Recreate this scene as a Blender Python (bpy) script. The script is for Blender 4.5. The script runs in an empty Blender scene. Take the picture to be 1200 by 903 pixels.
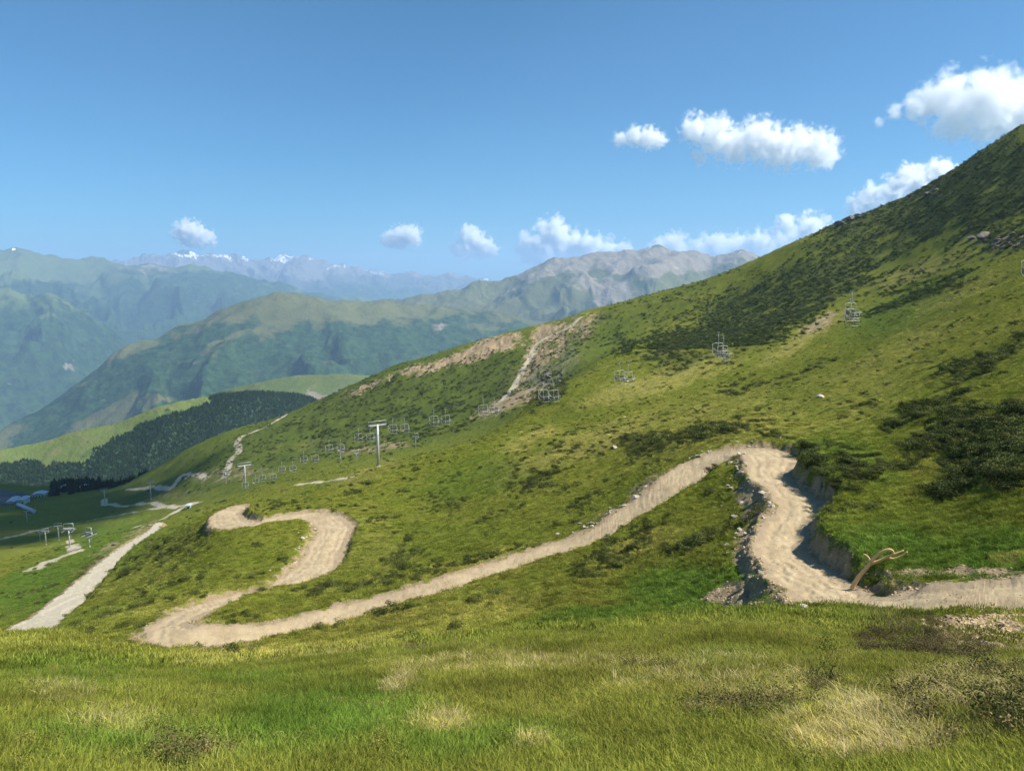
import bpy, bmesh, math, random
import numpy as np
from mathutils import Vector, Matrix, Euler

random.seed(11)
rng = np.random.default_rng(11)
SC = bpy.context.scene
COL = SC.collection

# ------------------------------------------------------------------ camera
F, CX, CY = 906.0, 600.0, 451.5          # photograph: 1200 x 903
PITCH = math.atan((CY - 330.0) / F)      # the far horizon sits at row 330
EYE = 1.65
HAZE_D = 7.4e-5
cam_d = bpy.data.cameras.new("camera")
cam = bpy.data.objects.new("camera", cam_d)
COL.objects.link(cam)
cam.location = (0, 0, 0)
cam.rotation_euler = (math.pi / 2 - PITCH, 0, 0)
cam_d.sensor_fit = 'HORIZONTAL'
cam_d.sensor_width = 36.0
cam_d.lens = 36.0 * F / 1200.0
cam_d.clip_start = 0.05
cam_d.clip_end = 90000.0
SC.camera = cam

# ------------------------------------------------------------------ light
SUN_EL, SUN_AZ = math.radians(48), math.radians(98)     # azimuth clockwise from +Y (view direction)
sun_dir = Vector((math.sin(SUN_AZ) * math.cos(SUN_EL), math.cos(SUN_AZ) * math.cos(SUN_EL), math.sin(SUN_EL)))
W = bpy.data.worlds.new("World")
SC.world = W
W.use_nodes = True
wn = W.node_tree
sky = wn.nodes.new('ShaderNodeTexSky')
sky.sky_type = 'NISHITA'
sky.sun_disc = False
sky.sun_elevation = SUN_EL
sky.sun_rotation = SUN_AZ
sky.altitude = 2000
sky.air_density = 1.0
sky.dust_density = 3.0
sky.ozone_density = 6.0
bg = wn.nodes['Background']
bg.inputs['Strength'].default_value = 0.066
tint = wn.nodes.new('ShaderNodeMix'); tint.data_type = 'RGBA'; tint.blend_type = 'MULTIPLY'
tint.inputs[0].default_value = 1.0
wn.links.new(sky.outputs[0], tint.inputs[6]); tint.inputs[7].default_value = (.50, .96, 1.05, 1)
wn.links.new(tint.outputs[2], bg.inputs[0])
sd = bpy.data.lights.new("sun", 'SUN')
sun = bpy.data.objects.new("sun", sd)
COL.objects.link(sun)
sd.energy = 4.6
sd.angle = math.radians(0.5)
sd.color = (1.0, 0.95, 0.86)
sun.rotation_euler = sun_dir.to_track_quat('Z', 'Y').to_euler()
sun.location = (200, 50, 300)

vs = SC.view_settings
SC.display_settings.display_device = 'sRGB'
vs.view_transform = 'Standard'
vs.look = 'None'
vs.exposure = 0.95
vs.gamma = 1.0
vs.use_curve_mapping = False
cy = SC.cycles
cy.max_bounces = 10
cy.diffuse_bounces = 3
cy.glossy_bounces = 2
cy.transmission_bounces = 3
cy.volume_bounces = 10
cy.transparent_max_bounces = 8
cy.use_denoising = True
cy.caustics_reflective = False
cy.caustics_refractive = False

# ------------------------------------------------------------------ helpers
def tag(o, label=None, cat=None, group=None, kind=None):
    if label: o['label'] = label
    if cat: o['category'] = cat
    if group: o['group'] = group
    if kind: o['kind'] = kind
    return o

def pix_dir(u, v):
    a = (np.asarray(u, float) - CX) / F
    b = (CY - np.asarray(v, float)) / F
    cp, sp = math.cos(PITCH), math.sin(PITCH)
    return a, cp + b * sp, -sp + b * cp

def pix_polar(u, v):
    x, y, z = pix_dir(u, v)
    h = np.hypot(x, y)
    return np.arctan2(x, y), z / h

def to_pix(x, y, z):
    cp, sp = math.cos(PITCH), math.sin(PITCH)
    d = y * cp - z * sp
    up = y * sp + z * cp
    d = np.where(d < 1e-3, 1e-3, d)
    return CX + F * x / d, CY - F * up / d

def sstep(a, b, x):
    t = np.clip((x - a) / (b - a), 0, 1)
    return t * t * (3 - 2 * t)

def _hash(ix, iy, seed):
    h = (ix.astype(np.int64) * 374761393 + iy.astype(np.int64) * 668265263 + seed * 1442695041) & 0xffffffff
    h = ((h ^ (h >> 13)) * 1274126177) & 0xffffffff
    return (h ^ (h >> 16)) & 0xffffffff

def gnoise(x, y, seed=0):
    ix, iy = np.floor(x), np.floor(y)
    fx, fy = x - ix, y - iy
    ux, uy = fx * fx * fx * (fx * (fx * 6 - 15) + 10), fy * fy * fy * (fy * (fy * 6 - 15) + 10)
    def g(ox, oy):
        a = _hash(ix + ox, iy + oy, seed) * (2 * math.pi / 4294967296.0)
        return np.cos(a) * (fx - ox) + np.sin(a) * (fy - oy)
    n0 = g(0, 0) * (1 - ux) + g(1, 0) * ux
    n1 = g(0, 1) * (1 - ux) + g(1, 1) * ux
    return (n0 * (1 - uy) + n1 * uy) * 1.5

def fbm(x, y, oct=4, seed=0, gain=0.5, lac=2.03):
    s, a, t = 0, 1.0, 0
    for i in range(oct):
        s = s + a * gnoise(x, y, seed + i * 17)
        t += a
        a *= gain
        x, y = x * lac + 11.3, y * lac - 7.7
    return s / t

def ridged(x, y, oct=5, seed=0, gain=0.5, lac=2.05):
    s, a, t, w = 0, 1.0, 0, 1.0
    for i in range(oct):
        n = 1 - np.abs(gnoise(x, y, seed + i * 13))
        n = n * n * w
        w = np.clip(n * 1.6, 0, 1)
        s = s + a * n
        t += a
        a *= gain
        x, y = x * lac + 3.1, y * lac + 5.3
    return s / t

def blob(u, v, cu, cv, ru, rv, rot=0.0, soft=0.5):
    c, s = math.cos(math.radians(rot)), math.sin(math.radians(rot))
    du, dv = u - cu, v - cv
    a, b = (du * c + dv * s) / ru, (-du * s + dv * c) / rv
    d = np.sqrt(a * a + b * b)
    return 1 - sstep(1 - soft, 1 + soft, d)

def blobs(u, v, lst):
    m = np.zeros_like(u)
    for b in lst:
        w = b[5] if len(b) > 5 else 1.0
        rot = b[4] if len(b) > 4 else 0.0
        m = np.maximum(m, w * blob(u, v, b[0], b[1], b[2], b[3], rot))
    return m

def catmull(P, n=8):
    P = np.asarray(P, float)
    Q = np.vstack([2 * P[0] - P[1], P, 2 * P[-1] - P[-2]])
    out = []
    for i in range(1, len(Q) - 2):
        p0, p1, p2, p3 = Q[i - 1], Q[i], Q[i + 1], Q[i + 2]
        for t in np.linspace(0, 1, n, endpoint=False):
            out.append(0.5 * (2 * p1 + (p2 - p0) * t + (2 * p0 - 5 * p1 + 4 * p2 - p3) * t * t + (3 * p1 - p0 - 3 * p2 + p3) * t ** 3))
    out.append(P[-1])
    return np.array(out)

def grid_mesh(name, V, quads, attrs=None, mat=None, smooth=True, parent=None):
    me = bpy.data.meshes.new(name)
    n, q = len(V), len(quads)
    me.vertices.add(n)
    me.vertices.foreach_set('co', np.ascontiguousarray(V, dtype=np.float32).ravel())
    k = quads.shape[1]
    me.loops.add(q * k)
    me.loops.foreach_set('vertex_index', np.ascontiguousarray(quads, dtype=np.int32).ravel())
    me.polygons.add(q)
    me.polygons.foreach_set('loop_start', np.arange(0, q * k, k, dtype=np.int32))
    me.polygons.foreach_set('loop_total', np.full(q, k, dtype=np.int32))
    if smooth:
        me.polygons.foreach_set('use_smooth', np.ones(q, dtype=bool))
    me.update(calc_edges=True)
    for an, arr in (attrs or {}).items():
        if arr.ndim == 1:
            a = me.attributes.new(an, 'FLOAT', 'POINT')
            a.data.foreach_set('value', np.ascontiguousarray(arr, dtype=np.float32))
        else:
            a = me.attributes.new(an, 'FLOAT_VECTOR', 'POINT')
            a.data.foreach_set('vector', np.ascontiguousarray(arr, dtype=np.float32).ravel())
    if mat: me.materials.append(mat)
    o = bpy.data.objects.new(name, me)
    COL.objects.link(o)
    if parent: o.parent = parent
    return o

# ------------------------------------------------------------------ node material helper
class NT:
    def __init__(self, name):
        self.m = bpy.data.materials.new(name)
        self.m.use_nodes = True
        self.t = self.m.node_tree
        self.t.nodes.clear()
        self.out = self.t.nodes.new('ShaderNodeOutputMaterial')
    def n(self, typ, **kw):
        nd = self.t.nodes.new(typ)
        for k, v in kw.items(): setattr(nd, k, v)
        return nd
    def l(self, a, b): self.t.links.new(a, b)
    def inp(self, sock, v):
        if hasattr(v, 'is_linked') or isinstance(v, bpy.types.NodeSocket): self.l(v, sock)
        else: sock.default_value = v
    def attr(self, name, typ='GEOMETRY', out='Fac'):
        a = self.n('ShaderNodeAttribute', attribute_type=typ, attribute_name=name)
        return a.outputs[out]
    def noise(self, scale, detail=4, rough=0.55, vec=None, out='Fac', dist=0.0):
        a = self.n('ShaderNodeTexNoise')
        a.inputs['Scale'].default_value = scale
        a.inputs['Detail'].default_value = detail
        a.inputs['Roughness'].default_value = rough
        a.inputs['Distortion'].default_value = dist
        if vec is not None: self.l(vec, a.inputs['Vector'])
        return a.outputs[out]
    def math(self, op, a, b=0.0, clamp=False):
        m = self.n('ShaderNodeMath', operation=op)
        m.use_clamp = clamp
        self.inp(m.inputs[0], a); self.inp(m.inputs[1], b)
        return m.outputs[0]
    def ramp(self, f, lo, hi, a=0.0, b=1.0):
        m = self.n('ShaderNodeMapRange', interpolation_type='SMOOTHSTEP')
        self.inp(m.inputs[0], f)
        for i, v in enumerate((lo, hi, a, b)): m.inputs[i + 1].default_value = v
        return m.outputs[0]
    def mix(self, f, a, b):
        m = self.n('ShaderNodeMix', data_type='RGBA')
        self.inp(m.inputs[0], f)
        for s, v in ((m.inputs[6], a), (m.inputs[7], b)):
            if isinstance(v, bpy.types.NodeSocket): self.l(v, s)
            else: s.default_value = (*v, 1) if len(v) == 3 else v
        return m.outputs[2]
    def pos(self):
        return self.n('ShaderNodeNewGeometry').outputs['Position']
    def objco(self):
        return self.n('ShaderNodeTexCoord').outputs['Object']
    def scaled(self, vec, s):
        m = self.n('ShaderNodeMapping')
        self.l(vec, m.inputs[0]); m.inputs['Scale'].default_value = s
        return m.outputs[0]
    def bump(self, h, strength=0.5, dist=0.1):
        b = self.n('ShaderNodeBump')
        b.inputs['Strength'].default_value = strength
        b.inputs['Distance'].default_value = dist
        self.l(h, b.inputs['Height'])
        return b.outputs[0]
    def principled(self, col, rough=0.9, metal=0.0, normal=None, spec=0.2):
        p = self.n('ShaderNodeBsdfPrincipled')
        if isinstance(col, bpy.types.NodeSocket): self.l(col, p.inputs['Base Color'])
        else: p.inputs['Base Color'].default_value = (*col, 1)
        self.inp(p.inputs['Roughness'], rough)
        p.inputs['Metallic'].default_value = metal
        p.inputs['Specular IOR Level'].default_value = spec
        if normal is not None: self.l(normal, p.inputs['Normal'])
        self.l(p.outputs[0], self.out.inputs[0])
        return p
# ------------------------------------------------------------------ near terrain
# ground control points: (column, row, horizontal distance in m)
CTRL = [
 # foreground knoll
 (-260,1000,3.2),(150,1000,3.1),(600,1000,3.0),(1050,1000,2.9),(1450,1000,2.8),
 (-200,903,4.4),(0,903,4.2),(300,903,4.0),(600,903,4.0),(900,903,3.9),(1200,903,3.8),(1400,903,3.7),
 (0,830,6.2),(300,830,6.0),(600,828,5.9),(900,822,5.7),(1200,815,5.5),(1400,805,5.3),
 (0,800,9.5),(200,800,9.2),(400,785,9),(640,766,9),(850,760,8.6),(1040,776,8),(1200,790,7.6),(1400,790,7),
 (0,784,15),(200,782,14),(400,765,14),(640,741,15),(760,735,16),(900,717,18),(1000,726,19.5),(1100,739,18.5),(1200,745,17.5),(1400,746,16.5),(1100,725,22.5),(1200,729,21.5),
 (0,772,20),(-200,786,20),(200,778,19),(400,765,20),(640,748,21),(760,743,22),(880,726,24),
 # left gentle shelf beyond the knoll
 (0,746,30),(80,742,32),(-150,757,30),(0,749,40),(80,752,42),(-150,760,42),
 # trail levels
 (1190,697,27.5),(1330,697,27),(1000,699,28.5),(1100,698,27.8),(1100,683,29.6),(1200,680,29.3),(1330,678,29),(1030,684,30),(940,660,34),(930,600,43),(900,560,50),(915,528,57),(850,532,58),(790,562,56),
 (700,625,51),(600,660,48),(500,685,46),(400,716,44),(250,741,42.5),(190,737,43.5),(250,764,38.5),(190,764,39.5),(310,759,37.5),(150,760,42),(420,736,40),(230,712,50),(300,690,57),(370,665,64),
 (390,628,75),(400,606,82),(350,604,85),(270,606,90),(285,592,97),
 (640,735,33),(760,726,32),(860,712,31),(700,690,39),(780,640,44),(850,600,48),(860,650,38),(560,710,40),
 # right-hand hillside
 (1000,645,34.5),(985,662,32.5),(1000,575,44),(1100,650,33),(1200,640,32.5),(1400,620,32),(1100,580,42),(1200,540,44),(1200,600,36.5),(1400,520,43),
 (1000,520,62),(1100,500,60),(1200,470,58),(1400,430,55),
 (950,490,82),(1000,460,98),(1100,420,105),(1200,380,108),(1400,330,105),
 (1000,400,170),(1100,350,180),(1200,300,180),(1400,220,175),
 # middle slope
 (500,640,62),(600,600,68),(700,570,72),(800,500,92),(700,520,100),(600,540,100),(500,570,98),(450,590,92),(540,600,80),
 (900,470,112),(800,450,165),(900,410,205),(700,470,160),(640,490,160),(600,500,150),(560,516,140),(500,532,128),(440,551,118),(390,570,108),(335,588,100),
 (680,434,240),(720,412,285),(760,400,310),(620,468,190),
 # hidden drop behind the crest
 (600,508,200),(560,526,190),(500,545,180),(440,549,195),(390,577,150),(335,600,135),(285,606,130),(680,452,300),
 # flank of the hump with the lower berm
 (200,665,85),(150,700,76),(100,720,72),(250,640,80),(160,655,105),(220,615,115),(110,700,90),(250,600,112),(320,650,70),(200,690,66),
 # gravel road
 (30,738,84),(70,710,94),(100,683,108),(130,655,128),(160,632,155),(187,617,190),(225,598,240),
 # lower meadow left of the road
 (0,700,118),(-150,720,112),(50,662,150),(-150,690,160),(0,668,160),(100,632,215),(50,645,200),(0,658,205),(-150,680,215),
 (100,642,260),(0,668,260),(-150,695,270),
 # bowl
 (0,640,350),(-150,660,350),(50,612,420),(150,600,400),(100,590,480),(190,580,420),(30,582,600),(-150,590,600),(0,566,720),(-150,572,720),(120,566,640),
 (230,590,330),(300,570,290),(360,552,265),(420,535,285),(480,515,300),(540,495,310),(600,462,330),(640,436,350),(670,412,370),
 # middle ridge face
 (190,557,480),(230,540,450),(300,530,400),(360,510,400),(420,490,400),(480,468,400),(540,445,405),(600,420,410),(650,396,425),(700,392,400),(760,375,400),
 (850,360,380),(850,385,300),(950,330,340),(1050,300,340),(1100,265,345),(1200,215,335),(1400,150,330),(1150,310,250),
 # skyline
 (150,566,560),(180,549,530),(210,532,510),(270,506,490),(330,489,480),(380,468,475),(430,446,470),(480,426,465),(540,409,460),(600,391,455),(640,384,455),(680,369,450),
 (740,354,450),(800,337,450),(880,308,450),(950,275,450),(1000,254,445),(1050,238,440),(1100,213,430),(1150,180,425),(1200,147,420),(1400,60,415),
 # back side of the skyline
 (150,585,640),(210,552,640),(330,512,620),(430,470,620),(540,436,600),(640,412,600),(740,385,600),(880,345,600),(1000,300,600),(1100,255,590),(1200,195,580),(1400,110,570),
 (150,600,820),(330,545,820),(540,480,820),(740,430,820),(1000,360,820),(1200,280,820),(-150,600,820),(1400,200,820),
]
C = np.array(CTRL, float)
th, t = pix_polar(C[:, 0], C[:, 1])
rr = C[:, 2]
ss = t + EYE / rr                        # slope seen from the ground under the camera
extra = []
for a, sl in ((1.25, 0.24), (1.8, 0.34), (2.5, 0.38), (math.pi, 0.33), (-math.pi, 0.33), (-2.5, 0.15), (-1.8, -0.1), (-1.25, -0.27)):
    for r_ in (1.5, 5, 20, 80, 300, 820):
        extra.append((a, math.log(r_), sl * (0.85 if r_ > 200 else 1)))
extra = np.array(extra)
AL = 2.4
PX = np.concatenate([th * AL, extra[:, 0] * AL])
PY = np.concatenate([np.log(rr), extra[:, 1]])
PV = np.concatenate([ss, extra[:, 2]])
def tps(d2): return 0.5 * d2 * np.log(d2 + 1e-12)
N_ = len(PX)
A_ = np.zeros((N_ + 3, N_ + 3))
A_[:N_, :N_] = tps((PX[:, None] - PX) ** 2 + (PY[:, None] - PY) ** 2) + np.eye(N_) * 0.0025
A_[:N_, N_:] = np.c_[np.ones(N_), PX, PY]
A_[N_:, :N_] = A_[:N_, N_:].T
wgt = np.linalg.solve(A_, np.r_[PV, 0, 0, 0])
def s_exact(theta, lr):
    sh = theta.shape
    x, y = theta.ravel() * AL, lr.ravel()
    out = np.empty(len(x))
    for i in range(0, len(x), 20000):
        xs, ys = x[i:i + 20000], y[i:i + 20000]
        k = tps((xs[:, None] - PX) ** 2 + (ys[:, None] - PY) ** 2)
        out[i:i + 20000] = k @ wgt[:N_] + wgt[N_] + wgt[N_ + 1] * xs + wgt[N_ + 2] * ys
    return out.reshape(sh)

# structured polar grid, fine inside the field of view
NF, NR = 1020, 1400
TH = np.concatenate([np.linspace(-math.pi, -0.64, 90, endpoint=False), np.linspace(-0.64, 0.64, NF, endpoint=False), np.linspace(0.64, math.pi, 91)])
LR = np.linspace(math.log(0.8), math.log(820), NR)
NT_ = len(TH)
# coarse evaluation, then bilinear up-sampling
ct = np.concatenate([np.linspace(-math.pi, -0.7, 40, endpoint=False), np.linspace(-0.7, 0.7, 240, endpoint=False), np.linspace(0.7, math.pi, 41)])
cl = np.linspace(LR[0], LR[-1], 320)
CS = s_exact(*np.meshgrid(ct, cl, indexing='ij'))
def bil(theta, lr):
    i = np.clip(np.searchsorted(ct, theta) - 1, 0, len(ct) - 2)
    fx = np.clip((theta - ct[i]) / (ct[i + 1] - ct[i]), 0, 1)
    g = (lr - cl[0]) / (cl[1] - cl[0])
    j = np.clip(g.astype(int), 0, len(cl) - 2)
    fy = np.clip(g - j, 0, 1)
    return (CS[i, j] * (1 - fx) + CS[i + 1, j] * fx) * (1 - fy) + (CS[i, j + 1] * (1 - fx) + CS[i + 1, j + 1] * fx) * fy
def base_h(x, y):
    r = np.hypot(x, y)
    return bil(np.arctan2(x, y), np.log(np.maximum(r, 0.8))) * r - EYE
def ray_hit(u, v, rmin=2.0, fn=None):
    """first point where the sight line through a pixel meets the ground"""
    a, tt = pix_polar(u, v)
    r = np.exp(np.linspace(math.log(rmin), math.log(815), 3000))
    h = (fn or base_h)(r * math.sin(a), r * math.cos(a))
    below = np.nonzero(h >= tt * r)[0]
    k = below[0] if len(below) else len(r) - 1
    return r[k] * math.sin(a), r[k] * math.cos(a), h[k]

GT, GL = np.meshgrid(TH, LR, indexing='ij')
R_ = np.exp(GL)
X_, Y_ = R_ * np.sin(GT), R_ * np.cos(GT)
H_ = bil(GT, GL) * R_ - EYE

# paths: (column, row, width m, cut m), projected on the ground
TRAILS = {
 'bike_trail': [(1330,694,3.6,.05),(1260,696,3.6,.05),(1190,699,3.7,.05),(1100,701,3.6,.1),(1040,701,3.5,.25),(985,693,3.3,.45),(943,668,3.1,.3),(917,642,2.6,.3),(919,614,2.3,.3),(940,589,2.7,.3),(916,567,2.3,.35),(899,552,2.7,.45),(908,536,3.6,.5),(890,525,3.6,.5),(855,528,3.4,.5),(820,543,3.4,.5),(780,572,3.2,.5),(740,600,3.0,.45),(690,628,2.8,.45),(640,645,2.7,.4),(580,664,2.6,.4),(500,687,2.6,.4),(420,711,2.6,.4),(350,730,2.7,.4),(290,742,3.2,.2),(240,745,3.2,.15),(202,740,3.0,.15),(204,727,2.5,.2),(230,712,2.4,.4),(270,699,2.0,.4),(300,691,1.6,.4)],
 'upper_bike_trail': [(335,681,3.0,.4),(360,670,3.8,.45),(375,655,3.8,.5),(385,632,3.7,.5),(392,614,3.7,.5),(372,603,3.7,.5),(340,604,3.5,.5),(300,611,3.2,.5),(270,610,4.2,.4),(266,601,3.4,.4),(278,594,3.0,.3)],
 'gravel_road': [(10,752,4.4,.5),(40,736,4.6,.5),(70,711,4.4,.5),(100,684,4.2,.5),(130,655,3.3,.5),(160,632,2.9,.5),(186,617,2.3,.5)],
}
PATHS = {}
D_ = np.full(H_.shape, 99.0)          # signed clearance from the nearest path edge (m)
ID_ = np.zeros(H_.shape, dtype=np.int8)
LIFT = H_.copy()
NEARB = np.full(H_.shape, 99.0)
lr0, dlr = LR[0], LR[1] - LR[0]
for pi_, (pn, pts) in enumerate(TRAILS.items()):
    pts = np.array(pts, float)
    w3 = []
    rprev = 2.0
    for (u, v, wd, cut) in pts:
        x, y, z = ray_hit(u, v, 20.0 if pn != 'gravel_road' else 55.0)
        w3.append((x, y, wd, cut))
    P = catmull(w3, 24)
    hz = base_h(P[:, 0], P[:, 1])
    # smooth the profile along the path
    ker = np.hanning(41); ker /= ker.sum()
    hz = np.convolve(np.pad(hz, 20, mode='edge'), ker, 'valid')
    cut_h = hz - P[:, 3] * 0.6
    PATHS[pn] = (P, cut_h)
    for (x, y, wd, cut), zc in zip(P, cut_h):
        r0, a0 = math.hypot(x, y), math.atan2(x, y)
        rad = wd / 2 + 5.0
        i0, i1 = np.searchsorted(TH, [a0 - rad / r0, a0 + rad / r0])
        j0 = int((math.log(max(1, r0 - rad)) - lr0) / dlr); j1 = int((math.log(r0 + rad) - lr0) / dlr) + 2
        sl = (slice(i0, i1), slice(max(j0, 0), j1))
        d = np.hypot(X_[sl] - x, Y_[sl] - y)
        e = d - wd / 2
        m = e < D_[sl]
        D_[sl] = np.where(m, e, D_[sl])
        LIFT[sl] = np.where(m, zc, LIFT[sl])
        ID_[sl] = np.where(m, pi_ + 1, ID_[sl])

# ---- ground relief
en = fbm(X_ * 1.7, Y_ * 1.7, 3, 5) * 0.34 + fbm(X_ * 0.45, Y_ * 0.45, 2, 15) * 0.42
De = D_ + en                                # ragged path edge
side = 1 - sstep(0.0, 0.7, De)              # 1 on the path, fading over the bank
hum = fbm(X_ / 9, Y_ / 9, 4, 21) * 0.55 * sstep(8, 60, R_) + fbm(X_ / 1.9, Y_ / 1.9, 4, 31) * (0.10 + 0.14 * sstep(12, 60, R_))
hum += fbm(X_ / 40, Y_ / 40, 4, 41) * 1.3 * sstep(120, 330, R_)
rough = ridged(X_ / 30, Y_ / 30, 5, 51) - 0.45
hum += rough * 1.3 * sstep(260, 420, R_)
HB = H_ + hum * (1 - sstep(30, 2, np.maximum(D_, 0)) * 0.5)
# bank: thrown-up spoil on the edge
spoil = np.exp(-((De - 0.9) / 0.7) ** 2) * (0.05 + 0.22 * np.clip(fbm(X_ / 1.3, Y_ / 1.3, 3, 61) + 0.15, 0, 1)) * (ID_ < 3) * (1 - .8 * (blob(*to_pix(X_, Y_, H_), 235, 745, 110, 24))) * (1 - sstep(985, 1040, to_pix(X_, Y_, H_)[0]) * .85)
ruts = -.07 * np.exp(-((De + .75) / .22) ** 2) - .05 * np.exp(-((De + 1.35) / .2) ** 2)
HT = HB * (1 - side) + (LIFT + 0.03 * fbm(X_ * 2.2, Y_ * 2.2, 3, 71) + .03 * fbm(X_ / .9, Y_ / .9, 2, 73) + ruts * (ID_ < 3)) * side + spoil
# raised turf banks on the hill side of the near bends, and the small mound between them: (column, row, radius m, height m)
for (bu, bv, br_, bh) in [(982,563,2.8,.42),(960,549,2.4,.36),(1010,573,3.0,.3),(972,625,2.0,.36),(988,648,2.0,.25)]:
    bx_, by_, _ = ray_hit(bu, bv, 20.0)
    dd = np.hypot(X_ - bx_, Y_ - by_) + fbm(X_, Y_, 2, 77) * .5
    HT = HT + bh * np.exp(-(dd / br_) ** 2) * sstep(0.05, .55, De)
PU, PV_ = to_pix(X_, Y_, HT)
# ------------------------------------------------------------------ ground cover zones (what grows or lies where)
u = PU + 16 * fbm(X_ / 3.1, Y_ / 3.1, 4, 301) + 10 * fbm(np.log(R_) * 9, GT * 22, 3, 303)
v = PV_ + 7 * fbm(X_ / 2.7, Y_ / 2.7, 4, 305) + 5 * fbm(np.log(R_) * 9, GT * 22, 3, 307)
vis_r = R_
lush = blobs(u, v, [(370,845,120,40,-8),(150,870,130,24,0,.7),(90,800,70,16,-6,.6),(700,722,80,10,-6),(800,690,70,28),(1060,650,95,30,8,.9),(1200,660,90,45),(880,690,40,30),(300,800,70,12,0,.7),(520,880,70,26,0,.7),(1000,540,60,25,20,.6),(620,870,60,20,0,.6),
  (40,690,60,28,-25),(120,640,60,30,-20,.8),(1060,362,70,20,-25,.7),(700,400,50,18,-20,.5),(560,560,70,20,-10,.5),(180,640,50,14,-30,.4),(60,790,60,20,0,.5),(850,775,50,14,0,.6)])
dry = blobs(u, v, [(1130,810,90,30,0,.6),(760,780,200,16,0,.5),(240,775,60,10,0,.5),(1020,872,90,28,5,1.3),(1040,845,65,20,12,1.1),(640,430,60,16,-25,.3),(770,448,95,13,-17,.9),(940,396,60,9,-32,1),(690,520,110,14,-20,.75),(620,515,40,8,-25,.9),(850,500,110,40,-15,.55),(980,470,110,40,-20,.45),(560,670,120,20,-18,.5),(430,640,40,40,0,.4),
  (520,720,160,16,-8,.55),(330,765,140,12,-4,.6),(600,775,190,18,-2,.6),(850,800,170,30,0,.5),(60,820,50,20,0,.5),(140,850,70,18,0,.4),(465,800,26,12,-30,.9),(520,855,34,14,0,.8),(630,880,20,10,0,.7),(750,640,60,14,-25,.5),(430,555,45,9,-18,.6),(160,690,60,26,-40,.35),
  (1120,690,160,8,0,.5),(1170,728,60,12,0,.5),(1185,655,22,7,0,.9),(1080,315,60,10,-22,.6),(1120,345,70,10,-25,.5),(1050,410,90,16,-28,.5),(250,700,120,10,-12,.5)])
heath = blobs(u, v, [(760,785,160,22,0,.5),(1000,792,120,30,0,.5),(1140,835,90,50,0,.55),(465,803,24,12,-20,.8),(860,835,70,22,0,.48),(690,850,60,18,0,.42),(560,765,120,10,0,.5),(250,800,60,10,0,.4),(1190,520,70,48,-30,.95),(1130,560,45,18,-25,.6),(1085,480,70,12,-28,.8),(1150,425,70,20,-25,.8),(985,545,46,26,20,.35),(1110,500,60,16,-25,.6),(880,372,90,42,-18,1),(960,330,90,34,-22,1),(800,410,55,30,-15,.9),(1050,250,110,50,-25,1.0),(1160,220,80,60,-30,1.0),(760,390,60,20,-20,.6),(1120,330,30,14,-30,.7),(1080,345,60,7,-25,.9),(1190,270,50,25,-20,.8),
  (620,560,40,14,-5,.55),(660,525,40,8,-5,.5),(760,520,50,12,-8,.6),(830,505,50,14,-12,.6),(930,440,60,10,-20,.5),(870,455,40,8,-20,.6),(200,640,80,14,-25,.6),(120,660,50,10,-30,.5),(540,600,40,10,0,.4),(440,575,50,10,-12,.4),(380,660,40,16,-30,.35),(880,600,25,40,15,.6),(820,640,40,14,-25,.4),
  (480,470,180,48,-14,.62),(300,525,110,26,-24,.5),(1080,290,160,60,-25,.45),(760,370,120,30,-22,.45),(560,440,60,30,-20,.6),(480,465,60,28,-20,.5),(640,455,30,22,-35,.9),(680,395,60,18,-25,.6),(1060,735,60,22,25,1),(1100,760,80,20,8,.8),(1195,850,30,18,20,1.1),(850,800,40,12,0,.6),(650,770,60,8,0,.45),(1000,800,60,14,0,.5),(700,790,120,10,0,.4),(300,520,60,12,-20,.3)])
bare = blobs(u, v, [(880,645,18,36,12,.95),(880,588,18,28,0,.95),(876,698,44,18,0,1.0),(1120,735,120,10,3,.7),(240,752,80,8,0,.6),(905,640,34,60,10,.6),(895,700,45,16,0,.9),(885,575,26,30,20,.7),(935,715,60,7,0,.6),(985,665,22,14,40,.7),(1110,672,130,6,0,.8),(1150,745,90,26,5,.9),(1180,720,60,14,0,.7),(760,575,46,14,-38,.6),(700,612,40,12,-28,.4),
  (590,445,10,30,35,.35),(600,470,50,9,-25,.7),(625,420,16,40,25,.6),(655,405,22,30,20,.35),(680,385,22,20,0,.5),(570,408,42,9,-22,.9),(520,425,40,6,-20,.8),(485,432,16,5,-20,.8),(430,452,36,4,-22,.7),(640,390,24,12,-15,.7),
  (1185,282,26,9,-10,.9),(960,378,22,8,-35,.7),(380,520,90,8,-8,.35),(440,525,60,6,-8,.5),(270,555,60,12,-5,.45),(200,580,50,12,0,.4),(230,740,90,20,0,.45),(160,745,14,12,0,.6),(160,625,34,7,-28,.5),(120,650,40,9,-35,.5),(70,700,30,8,-50,.3)])
rock = blobs(u, v, [(640,442,30,16,-35,.5),(690,380,30,8,-20,.3),(640,395,12,14,0,.3),(998,256,16,6,-25,.5),(1090,226,9,7,-30,.5),(1155,282,26,6,0,.5),(1190,278,14,6,0,.5),(1120,180,30,8,-35,.25),(665,420,14,18,10,.4)])
n1 = fbm(X_ / 6, Y_ / 6, 4, 81); n2 = fbm(X_ / 1.2, Y_ / 1.2, 3, 91); n3 = fbm(X_ / 25, Y_ / 25, 3, 95)
near = 1 - sstep(20, 70, R_)
nz = n1 * .6 + n2 * .4
lush = np.clip(lush + nz * .5 * (lush > .02), 0, 1)
heath = heath + .55 * fbm(X_ / 15, Y_ / 11, 3, 97) * sstep(150, 260, R_) * (heath > .15)
dry = np.clip(dry * 1.0 + nz * .7 - .12 + .15 * n3, 0, 1)
heath_z = np.clip(heath, 0, 1.2)
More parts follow.
